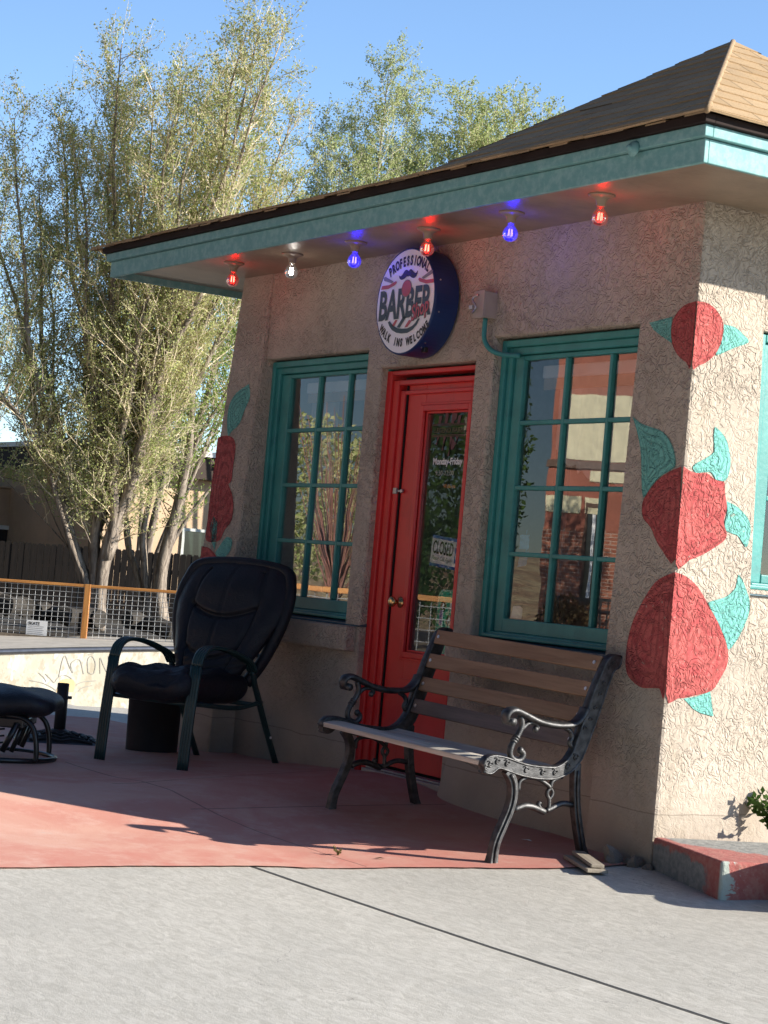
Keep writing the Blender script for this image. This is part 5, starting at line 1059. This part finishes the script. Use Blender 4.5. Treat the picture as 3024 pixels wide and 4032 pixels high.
def house():
    t = thing('adobe_house', 'low flat roofed tan adobe house with parapet behind the picket fence, at the far left', 'house', BG(-9.6, 60, 0), (0, 0, math.atan2(FR[1], FR[0]) + R(32)))
    mb = MB(); mb.box(-12, 1.2, 0, 9, -.6, 2.72); mb.build('wall', adobe_tex('tan adobe', (.50, .355, .245)), t, bevel=.08)
    mb = MB(); mb.box(-12.05, 1.25, -.05, 9.05, 2.72, 2.80); mb.build('parapet_cap', simple('pale parapet cap', (.52, .44, .36), .8), t, bevel=.03)
    W = MB(); 
    for b in ((-2.30, -2.20, -.12, .02, 1.0, 1.62), (-1.42, -1.35, -.12, .02, 1.0, 1.62), (-0.72, -0.60, -.12, .02, 1.0, 1.62), (-2.30, -0.60, -.12, .02, 1.5, 1.62)): W.box(*b)
    wn = W.build('window', m_white, t); P = MB(); P.box(-2.20, -0.70, -.04, .01, 1.0, 1.5); P.build('pane', simple('dark pane', (.03, .03, .035), .1), wn)
    L = MB(); L.box(-1.25, -0.95, -.35, -.02, 1.66, 1.9); L.build('wall_lamp', m_blackpaint, t, bevel=.03)
    t = thing('pueblo_house', 'tan stucco house with white roof edge and dark timber band behind the right trees', 'house', BG(-5.0, 55.5, 0), (0, 0, math.atan2(FR[1], FR[0]) + R(32)))
    mb = MB(); mb.box(-3.2, 7, 0, 9, -.6, 3.30); mb.build('wall', adobe_tex('sunlit tan stucco', (.56, .40, .26)), t)
    mb = MB(); mb.box(-3.5, 7.3, -.5, 9, 3.30, 3.92); mb.build('timber_band', simple('dark timber', (.045, .028, .02), .8), t)
    mb = MB(); mb.box(-3.6, 7.4, -.62, 9.1, 3.92, 4.06); mb.build('roof', simple('white metal roof', (.74, .74, .74), .4), t)
    m_be = simple('beam ends', (.10, .06, .04), .8)
    for k in range(8): mb = MB(); mb.box(-3.2 + k * .8, -3.08 + k * .8, -.60, -.5, 3.62, 3.78); mb.build('beam_end', m_be, t)
    W = MB(); W.box(-.6, 2.5, -.06, .01, 1.86, 1.94); W.box(-.6, 2.5, -.05, .01, .6, .7); W.box(-.6, -.52, -.06, .01, .7, 1.86); wn = W.build('window', simple('pale window frame', (.45, .47, .44), .5), t)
    P = MB(); P.box(-.52, 2.5, -.02, .012, .7, 1.86); P.build('pane', simple('greenish dark pane', (.02, .03, .024), .08), wn)
house()
def logs():
    m_log = wood('grey log', (.022, .019, .015), (.05, .042, .034), 0, .9)  # wood colour darkened to include the shade of the yard
    for i, (a0, a1, z, r, d, lab) in enumerate(((-4.35, -3.0, -.10, .15, 35.4, 'weathered log lying behind the wire fence right of the orange post'), (-6.1, -4.95, -.12, .16, 36.2, 'grey log lying in the shade behind the notice sign'), (-6.8, -6.2, .0, .17, 35.6, 'log end standing tilted behind the wire fence at the left edge'))):
        mb = MB(); n = 9; P = [np.array(BG(a0 + (a1 - a0) * k / n, d + .25 * math.sin(k), z - .18 * k / n * (1 if i == 0 else .2) + .02 * math.sin(2.1 * k))) for k in range(n + 1)]; c = P[0].copy(); mb.tube([p - c for p in P], [r * (1 + .12 * math.sin(1.7 * k)) for k in range(n + 1)], 12); o = mb.build('log', m_log, smooth=False); o.location = tuple(c); tag(o, lab, 'log')
    mb = MB(); mb.box(-.06, .06, -.05, .05, -.3, .33); o = mb.build('stump_post', m_log); o.location = BG(-5.02, 34.6, -.35); tag(o, 'short grey wooden stake behind the wire fence beside the notice', 'stake')
logs()
# ---------------------------------------------------------------- trees
def leaf_mesh(name, Cn, size, mat, parent, seed=0, asp=.55, up=.25):
    rng = np.random.RandomState(seed); n = len(Cn)
    d = rng.normal(size=(n, 3)); d[:, 2] += up; d /= np.linalg.norm(d, axis=1)[:, None]; e = rng.normal(size=(n, 3)); s = np.cross(d, e); s /= np.linalg.norm(s, axis=1)[:, None]
    L = (size * rng.uniform(.6, 1.35, n))[:, None]; Cn = np.asarray(Cn)
    V = np.empty((n, 4, 3)); V[:, 0] = Cn; V[:, 1] = Cn + d * L * .5 + s * L * asp * .5; V[:, 2] = Cn + d * L; V[:, 3] = Cn + d * L * .5 - s * L * asp * .5
    me = bpy.data.meshes.new(name); me.vertices.add(4 * n); me.vertices.foreach_set('co', V.astype(np.float32).ravel()); me.loops.add(4 * n); me.loops.foreach_set('vertex_index', np.arange(4 * n, dtype=np.int32))
    me.polygons.add(n); me.polygons.foreach_set('loop_start', np.arange(0, 4 * n, 4, dtype=np.int32)); me.polygons.foreach_set('loop_total', np.full(n, 4, dtype=np.int32)); me.materials.append(mat); me.update(calc_edges=True); me.validate()
    return link(bpy.data.objects.new(name, me), parent)
def bark(nm, c1, c2):
    t = NT(nm); v = t.vmap(scale=(9, 9, 1.6)); n = t.noise(1.2, 5, .7, .8, vec=v); c = t.mix(t.ss(n, .35, .65), c1, c2); c = t.mix(t.ss(t.noise(.8, 3), .5, .75, 0, .5), c, mul(c2, 1.25)); t.set(c, .95, spec=.1); t.bump(n, .9, .04); return t.m
m_bark = bark('furrowed bark', (.13, .105, .085), (.37, .31, .25))
m_twig = simple('pale twigs', (.62, .52, .37), .9, var=.25, vs=2)
m_twigdark = simple('grey brown twigs', (.36, .30, .23), .9, var=.25, vs=2)
m_leaf_y = leafmat('yellow green leaves', (.30, .39, .11), (.48, .52, .20), (.66, .58, .38))
m_leaf_far = leafmat('pale spring leaves', (.33, .43, .15), (.47, .54, .24), (.62, .60, .38))
def tree(name, label, D, a0, z0, stems, seed, r0=.14, zc=2.2, dens=4.2, leaf=.065, nleaf=3, lmat=None, tmat=None, blen=(.6, 1.7), group=None, dspread=1.6, twigs=(3, 6), updir=1.5, lowfade=2.0):
    rng = np.random.RandomState(seed); o = thing(name, label, 'tree', BG(a0, D, z0), ROTB, group)
    TR = MB(); BR = MB(); LV = []
    for si, st in enumerate(stems):
        base = [(a - a0, z - z0) for a, z in st]; dd = rng.uniform(-1, 1) * dspread; ztop = base[-1][1]; P = []
        for k, (a, z) in enumerate(base):
            f = z / max(ztop, .1); j = .05 if z > 2 else .015
            P.append((a + rng.uniform(-j, j), dd * max(0, z - .3) / max(ztop, 1) + rng.uniform(-j, j), z))
        P = smooth_path(P, 4); n = len(P); full = ztop > 6
        rr = r0 * (1.15 if ztop > 8 else .7 if ztop > 5 else .28)
        rad = [max(.008, rr * (1 - .93 * (p[2] / ztop) ** .75)) * (1 + .3 * max(0, .5 - p[2])) for p in P]
        TR.tube(P, rad, 9 if rr > .08 else 6)
        s = np.r_[0, np.cumsum([np.linalg.norm(P[i + 1] - P[i]) for i in range(n - 1)])]; Lt = s[-1]; Pa = np.array(P)
        nb = int(Lt * dens)
        for q in range(nb):
            sv = Lt * (q + rng.uniform(0, 1)) / nb; p = np.array([np.interp(sv, s, Pa[:, i]) for i in range(3)])
            if p[2] + z0 < zc + rng.uniform(0, lowfade): continue
            az = rng.uniform(0, 6.283); el = rng.uniform(.35, 1.15); tf = 1 - .55 * (p[2] / ztop) ** 2
            L = rng.uniform(*blen) * tf; d = np.array([math.cos(az) * math.cos(el), math.sin(az) * math.cos(el), math.sin(el) * updir]); d /= np.linalg.norm(d); Q = [p]
            for k in range(4):
                d = d + rng.normal(0, .16, 3) + np.array((0, 0, .07)); d /= np.linalg.norm(d); Q.append(Q[-1] + d * L / 4)
            rb = .006 + .010 * tf * min(1, L); BR.tube(Q, [rb, rb * .8, rb * .6, rb * .45, .003], 3, cap=False)
            for k in range(rng.randint(*twigs)):
                f = rng.uniform(.25, 1); b = Q[min(3, int(f * 4))] + (Q[min(4, int(f * 4) + 1)] - Q[min(3, int(f * 4))]) * (f * 4 % 1)
                td = d * .6 + rng.normal(0, .55, 3) + np.array((0, 0, .35)); td /= np.linalg.norm(td); tl = rng.uniform(.2, .6) * (.6 + .4 * tf); e = b + td * tl * .55 + rng.normal(0, .02, 3); e2 = b + td * tl + np.array((0, 0, rng.uniform(-.05, .08)))
                BR.tube([b, e, e2], [.0045, .0035, .002], 3, cap=False)
                for w_ in range(nleaf):
                    g = rng.uniform(.15, 1.05); LV.append(b + (e2 - b) * g + rng.normal(0, .045, 3))
            for w_ in range(nleaf): LV.append(Q[1 + rng.randint(0, 4)] + rng.normal(0, .05, 3))
    TR.build('trunk', m_bark, o, smooth=True); BR.build('branches', tmat or m_twig, o)
    if LV: leaf_mesh('crown', np.array(LV), leaf, lmat or m_leaf_y, o, seed)
    return o
def ext(st, top, k=4, seed=0):
    rng = np.random.RandomState(seed); a, z = st[-1]; top = (top[0], top[1] * .945); return st + [(a + (top[0] - a) * (i / k) ** .85 + rng.uniform(-.1, .1) * (i < k), z + (top[1] - z) * i / k) for i in range(1, k + 1)]
GRP = 'elm trees behind the orange fence'
tree('elm_tree', 'big multi-stemmed elm tree with forked trunk left of the orange fence post', 37, -5.1, -.45,
     [ext(T['A'], (-8.3, 7.4), 4, 1), ext(T['A'][:4], (-7.35, 9.3), 5, 2), ext(T['A'][:6], (-9.2, 6.0), 3, 3), ext(T['B'], (-5.9, 10.6), 4, 4), ext(T['B'][:4], (-6.85, 9.9), 5, 5), ext(T['B'][:6], (-5.3, 10.3), 5, 6),
      ext(T['Cc'], (-3.25, 11.4), 4, 7), ext(T['Cc'][:7], (-2.35, 10.2), 5, 8), ext(T['Cc'][:5], (-3.9, 9.6), 5, 9), ext(T['Dd'], (-4.55, 10.9), 4, 10), ext(T['B'][:5], (-6.2, 8.9), 5, 11), ext(T['Dd'][:4], (-4.9, 9.3), 5, 12), ext(T['Cc'][:6], (-2.75, 8.6), 5, 13), ext(T['A'][:5], (-6.7, 7.6), 5, 14), ext(T['A'][:4], (-7.0, 8.4), 5, 15), ext(T['B'][:5], (-5.6, 9.6), 5, 16), ext(T['B'][:5], (-6.5, 9.2), 5, 17), ext(T['Dd'][:3], (-4.25, 9.9), 5, 18), ext(T['Cc'][:6], (-3.5, 10.6), 5, 19), ext(T['Cc'][:6], (-2.9, 10.6), 5, 20), ext(T['Dd'][:3], (-5.0, 10.4), 5, 22), ext(T['A'][:4], (-7.7, 8.0), 5, 23), ext(T['Cc'][:5], (-2.1, 8.9), 5, 24), ext(T['Cc'][:7], (-2.55, 11.1), 5, 25), ext(T['Cc'][:7], (-3.0, 11.35), 5, 26), ext(T['Dd'][:5], (-3.7, 11.1), 5, 27), ext(T['B'][:7], (-5.5, 10.9), 5, 28),
      [(-5.2, .3), (-5.9, 1.3), (-6.5, 2.3), (-6.8, 3.1)], [(-5.5, .8), (-6.4, 1.6), (-7.4, 2.4), (-8.3, 2.9)], [(-5.3, 1.2), (-5.7, 2.0), (-5.9, 3.0)], [(-4.9, 1.4), (-4.6, 2.2), (-4.5, 3.1)], [(-5.1, .9), (-5.0, 1.9), (-4.9, 3.0)], [(-6.0, 2.0), (-7.2, 2.3), (-8.6, 2.2), (-9.4, 1.7)]],
     7, .11, .9, 10, .050, 16, m_leaf_y, m_twig, (.6, 2.0), GRP, twigs=(4, 8), updir=1.15, lowfade=2.6)
tree('elm_tree', 'slimmer elm tree with three trunks close to the shop, right of the big elm', 39, -4.2, -.45,
     [ext(T['E'], (-3.7, 9.6), 4, 1), ext(T['E'][:6], (-2.9, 9.0), 5, 2), ext(T['F'], (-5.4, 6.2), 4, 3), ext(T['G'], (-4.3, 7.8), 4, 4), ext(T['E'][:5], (-2.5, 7.4), 5, 5), ext(T['G'][:5], (-4.7, 6.6), 4, 6), ext(T['E'][:4], (-3.2, 6.4), 4, 8)], 21, .12, 1.0, 9.5, .055, 16, leafmat('mid green elm leaves', (.13, .24, .035), (.24, .34, .07), (.36, .42, .14)), m_twigdark, (.6, 1.6), GRP)
tree('elm_tree', 'loose elm tree at the left edge with sky showing through its crown', 47, -10.6, -.4,
     [[(-10.6, -.4), (-10.5, 2), (-10.9, 5), (-11.2, 8), (-11.2, 10.8)], [(-10.6, -.4), (-10.3, 2.5), (-9.9, 5.5), (-9.8, 8.2), (-9.7, 9.8)], [(-10.6, -.4), (-10.2, 2), (-9.3, 4.5), (-8.8, 6.6), (-8.5, 8.0)], [(-10.6, -.4), (-10.7, 2), (-10.2, 5), (-10.6, 7.6), (-10.4, 9.4)]], 31, .11, 2.0, 8, .062, 11, m_leaf_y, m_twigdark, (.7, 1.9), GRP)
tree('elm_tree', 'dark dense elm filling the gap behind the two front elms', 50, -6.0, -.4,
     [[(-6, -.4), (-6.3, 2), (-7.0, 4.5), (-7.6, 6.6)], [(-6, -.4), (-6, 2.5), (-6.3, 5), (-6.4, 7.5)], [(-6, -.4), (-5.6, 2.5), (-5.2, 5), (-5.0, 7.8)], [(-6, -.4), (-5.2, 2.2), (-4.2, 4.5), (-3.6, 7.0)], [(-6, -.4), (-4.8, 2.2), (-3.4, 4.2), (-2.4, 6.0)], [(-6, -.4), (-7, 2.0), (-8.6, 3.6), (-9.6, 5.2)]], 41, .13, 2.6, 8.0, .085, 13, leafmat('bright elm leaves', (.16, .28, .045), (.28, .40, .09), (.40, .46, .17)), m_twigdark, (.8, 2.0), GRP, 2.5)
GRP2 = 'poplar trees far behind the shop'
tree('poplar_tree', 'tall pale upright poplar, highest point between the elm and the roof', 55, -1.1, -.4,
     [[(-1.1, -.4), (-1.4, 4), (-2.0, 8), (-2.3, 11), (-2.45, 13.2)], [(-1.1, -.4), (-1.2, 5), (-1.6, 9), (-1.75, 13.6)], [(-1.1, -.4), (-1.0, 5), (-.95, 10), (-.9, 15.2)], [(-1.1, -.4), (-.9, 5), (-.45, 9), (-.25, 14.6)], [(-1.1, -.4), (-.8, 5), (-.2, 8.5), (.15, 12.6)], [(-1.1, -.4), (-1.3, 6), (-1.3, 9), (-1.25, 12.6)], [(-1.1, -.4), (-1.3, 6), (-.6, 9), (-.55, 12.6)], [(-1.1, -.4), (-.7, 5), (.3, 8), (.55, 11.2)], [(-1.1, -.4), (-1.7, 5), (-2.4, 8), (-2.8, 10.6)], [(-1.1, -.4), (-1.5, 6), (-1.9, 9), (-2.0, 12.2)]], 51, .085, 5.5, 13, .07, 16, m_leaf_far, simple('whitish twigs', (.52, .48, .41), .9, var=.2), (1.0, 2.7), GRP2, twigs=(4, 8), updir=1.15)
tree('poplar_tree', 'round topped pale poplar just left of the roof turret', 57, 1.6, -.4,
     [[(1.6, -.4), (1.3, 5), (.7, 9), (.35, 13.4)], [(1.6, -.4), (1.5, 5), (1.3, 9), (1.15, 14.8)], [(1.6, -.4), (1.7, 5), (1.8, 9), (1.9, 14.9)], [(1.6, -.4), (2.0, 5), (2.5, 9), (2.75, 14.5)], [(1.6, -.4), (1.6, 5), (1.0, 8), (.75, 12.2)], [(1.6, -.4), (1.9, 5), (2.1, 8), (2.3, 13.0)], [(1.6, -.4), (1.8, 5), (2.9, 8), (3.2, 13.2)], [(1.6, -.4), (1.5, 5), (1.5, 9), (1.55, 13.9)], [(1.6, -.4), (1.2, 5), (.3, 8), (.0, 12.0)]], 61, .085, 6.0, 14, .08, 18, m_leaf_far, m_twig, (1.2, 2.9), GRP2, updir=1.0)
tree('poplar_tree', 'thin sparse poplar whose tip shows right beside the roof slope', 58, 4.0, -.4,
     [[(4, -.4), (3.7, 6), (3.5, 10), (3.45, 14.4)], [(4, -.4), (4.1, 6), (4.3, 10), (4.35, 14.9)], [(4, -.4), (4.4, 6), (5.0, 10), (5.3, 14.4)], [(4, -.4), (3.8, 6), (3.9, 10), (3.9, 13.2)]], 71, .075, 8.0, 12, .08, 16, m_leaf_far, m_twig, (1.0, 2.5), GRP2, updir=1.1)
tree('poplar_tree', 'slender poplar peeking out low between the big elm and the tall poplar', 60, -2.9, -.4,
     [[(-2.9, -.4), (-2.9, 5), (-3.0, 9), (-3.05, 11.6)], [(-2.9, -.4), (-2.6, 5), (-2.4, 9), (-2.3, 12.0)], [(-2.9, -.4), (-2.3, 5), (-1.7, 8), (-1.4, 10.6)]], 81, .085, 4.5, 12, .08, 16, m_leaf_far, m_twig, (.9, 2.4), GRP2, updir=1.1)

# ---------------------------------------------------------------- out of the frame: what the panes mirror
def leafball(name, label, loc, fn, n, size, mat, trunk, seed):
    o = thing(name, label, 'tree', loc); rng = np.random.RandomState(seed); LV = []
    while len(LV) < n:
        p = fn(rng)
        if p is not None: LV.append(p)
    leaf_mesh('crown', np.array(LV), size, mat, o, seed); t = MB(); t.tube(smooth_path(trunk, 3), [.09 * (1 - .8 * i / max(1, 3 * (len(trunk) - 1))) for i in range(3 * (len(trunk) - 1) + 1)], 8); t.build('trunk', m_bark, o, smooth=True); return o
def hill():
    mb = MB(); n = 40; vs = []
    for j in range(8):
        for i in range(n):
            x = -75 + 62 * i / (n - 1); y = -14 - 5.5 * j - .33 * (x + 40); vs.append((x, y - 6, -.3 + 2.6 * (1 - math.exp(-j * .5)) + .35 * math.sin(i * .7 + j)))
    mb.add(vs, [(j * n + i, j * n + i + 1, (j + 1) * n + i + 1, (j + 1) * n + i) for j in range(7) for i in range(n - 1)]); t = NT('dry grass bank'); c = t.mix(t.ss(t.noise(.8, 6, .75), .4, .6), (.22, .13, .07), (.36, .28, .15)); t.set(c, .95); t.bump(t.noise(3, 5), 1, .2); tag(mb.build('hill', t.m, smooth=True), kind='structure')
hill()
def brick_house():
    t = thing('brick_house', 'red brick house with cream bands across the street, seen mirrored in the right window', 'house', (-26.94, -20.1, -.3), (0, 0, math.atan2(.62, -.785)))
    b = NT('red brick'); br = b.n('ShaderNodeTexBrick'); br.inputs['Scale'].default_value = 1.0; br.inputs['Brick Width'].default_value = .23; br.inputs['Row Height'].default_value = .078; br.inputs['Mortar Size'].default_value = .009
    br.inputs['Color1'].default_value = (.26, .085, .05, 1); br.inputs['Color2'].default_value = (.35, .13, .075, 1); br.inputs['Mortar'].default_value = (.38, .27, .21, 1); b.l(b.vmap(rot=(R(90), 0, 0)), br.inputs['Vector']); b.set(br.outputs[0], .9)
    plain = simple('painted red brick', (.29, .10, .065), .9, var=.15, vs=2, bump=.2, bs=20); cream = simple('cream stucco band', (.60, .55, .36), .85); dk = simple('brown cornice', (.10, .055, .035), .7)
    mb = MB(); mb.box(-(14), -(0), 0, 10, 0, 2.72); mb.build('wall', b.m, t); mb = MB(); mb.box(-(14), -(0), .01, 10, 2.72, 8.6); mb.build('upper_wall', plain, t)
    mb = MB(); mb.box(-(.75), -(.02), -.03, .3, 3.05, 3.42); mb.box(-(1.15), -(.85), -.03, .3, 3.05, 3.42); mb.box(-(14), -(.95), -.03, .3, 3.75, 3.98); mb.box(-(14), -(.38), -.03, .3, 4.20, 5.6); mb.build('cream_band', cream, t)
    mb = MB(); mb.box(-(14), -(-.03), -.07, .3, 4.02, 4.17); mb.box(-(14), -(-.05), -.10, .3, 6.6, 6.7); mb.box(-(14), -(-.05), -.13, .3, 7.0, 7.12); mb.box(-(14), -(-.08), -.15, .3, 7.6, 7.75); mb.build('cornice', dk, t)
    mb = MB(); mb.box(-(.93), -(.88), -.05, .3, 1.2, 3.3); mb.box(-(1.16), -(.93), -.05, .3, 3.2, 3.3); mb.box(-(1.21), -(1.16), -.05, .3, 1.2, 3.3); mb.box(-(1.21), -(.88), -.07, .3, 1.12, 1.2); wn = mb.build('window', dk, t); mb = MB(); mb.box(-(1.16), -(.93), -.005, .3, 1.2, 3.2); pn = mb.build('pane', simple('dark house pane', (.02, .02, .02), .1), wn); mb = MB(); mb.box(-(1.1), -(1.03), -.012, .02, 1.25, 3.1); mb.build('blind', m_white, wn)
    R_ = thing('iron_railing', 'black iron garden railing in front of the brick house', 'railing', (-26.94, -20.1, -.3), (0, 0, math.atan2(.62, -.785))); mb = MB()
    for k in range(16): mb.tube([(-.35 - .12 * k, -.6, 0), (-.35 - .12 * k, -.6, 1.25)], .016, 5)
    for k in range(7): mb.tube([(-.35 - .24 * k, -.6, .3), (-.60 - .24 * k, -.6, 1.15)], .014, 5)
    mb.build('bars', m_blackpaint, R_); mb = MB(); mb.box(-(2.3), -(.3), -.63, -.57, 1.22, 1.28); mb.build('rail', m_blackpaint, R_)
brick_house()
ell = lambda rx, ry, rz, zc: (lambda rng: (lambda v: None if np.linalg.norm(v) > 1 or np.linalg.norm(v) < .35 or math.sin(5 * v[0] + 2) * math.sin(6 * v[2]) * math.cos(5 * v[1]) > .45 else (v[0] * rx, v[1] * ry, v[2] * rz + zc))(rng.uniform(-1, 1, 3)))
leafball('juniper_tree', 'tall green cedar across the street, mirrored in the door glass', (-20.55, -13.5, -.3), ell(1.15, 1.15, 3.4, 3.8), 11000, .11, m_leafdark, [(0, 0, 0), (.1, 0, 2), (0, .1, 5)], 101)
leafball('juniper_tree', 'green cedar beside the brick house, mirrored at the left of the right window', (-23.9, -14.8, -.3), ell(.40, .40, 1.5, 1.7), 9000, .06, m_leafdark, [(0, 0, 0), (.1, 0, 2), (0, .1, 5)], 103)
leafball('garden_shrub', 'tangled brown garden shrub before the brick house, mirrored in the lower right window', (-24.4, -18.9, -.3), ell(.8, .5, .75, .55), 2500, .10, leafmat('brown shrub', (.10, .07, .035), (.17, .12, .06)), [(0, 0, 0), (.1, 0, .6), (0, .1, 1.2)], 105)
leafball('garden_shrub', 'large yellow green shrub on the dry bank, mirrored in the left window', (-27.5, -14.6, .9), ell(2.6, 2.2, 1.7, 1.6), 9000, .12, m_leaf_y, [(0, 0, 0), (.1, 0, .6), (0, .1, 1.2)], 107)
def mirrored_bare_tree():
    rng = np.random.RandomState(12); o = thing('bare_tree', 'leafless reddish young tree across the lot, mirrored in the left window', 'tree', (-15.3, -8.0, -.25)); B_ = MB()
    B_.tube([(0, 0, 0), (.03, 0, .6), (0, .02, 1.1)], [.06, .05, .045], 7)
    for k in range(60):
        az = rng.uniform(0, 6.28); r = rng.uniform(.15, .75); P = [(0, 0, rng.uniform(.7, 1.1))]; zt = rng.uniform(2.2, 3.6); P += [(r * .4 * math.cos(az), r * .4 * math.sin(az), P[0][2] + (zt - P[0][2]) * .4), (r * math.cos(az), r * math.sin(az), zt)]; B_.tube(smooth_path(P, 3), [.016, .014, .012, .010, .008, .006, .004], 4, cap=False)
    B_.build('trunk', simple('reddish twigs', (.22, .10, .075), .9, var=.3), o)
mirrored_bare_tree()
def lot_fence():
    t = thing('wire_fence', 'second orange rail fence with wire mesh across the lot, mirrored in the glass', 'fence', (-12.6, -9.0, -.25), (0, 0, math.atan2(-.85, .53) + R(12)))
    mb = MB(); mb.box(-9, -.4, -.06, .06, 1.03, 1.10); mb.build('top_rail', m_cedar, t, bevel=.006); W = MB(); x = -9
    for p in range(-8, 0, 2):
        mb = MB(); mb.box(p - .05, p + .05, -.05, .05, 0, 1.10); mb.build('post', m_cedar_v, t)
    while x < -.4: W.tube([(x, 0, .02), (x, 0, 1.03)], .006, 4, cap=False); x += .15
    for k in range(7): W.tube([(-9, .01, .06 + .15 * k), (-.4, .01, .06 + .15 * k)], .006, 4, cap=False)
    W.build('wire_mesh', m_wire, t)
lot_fence()
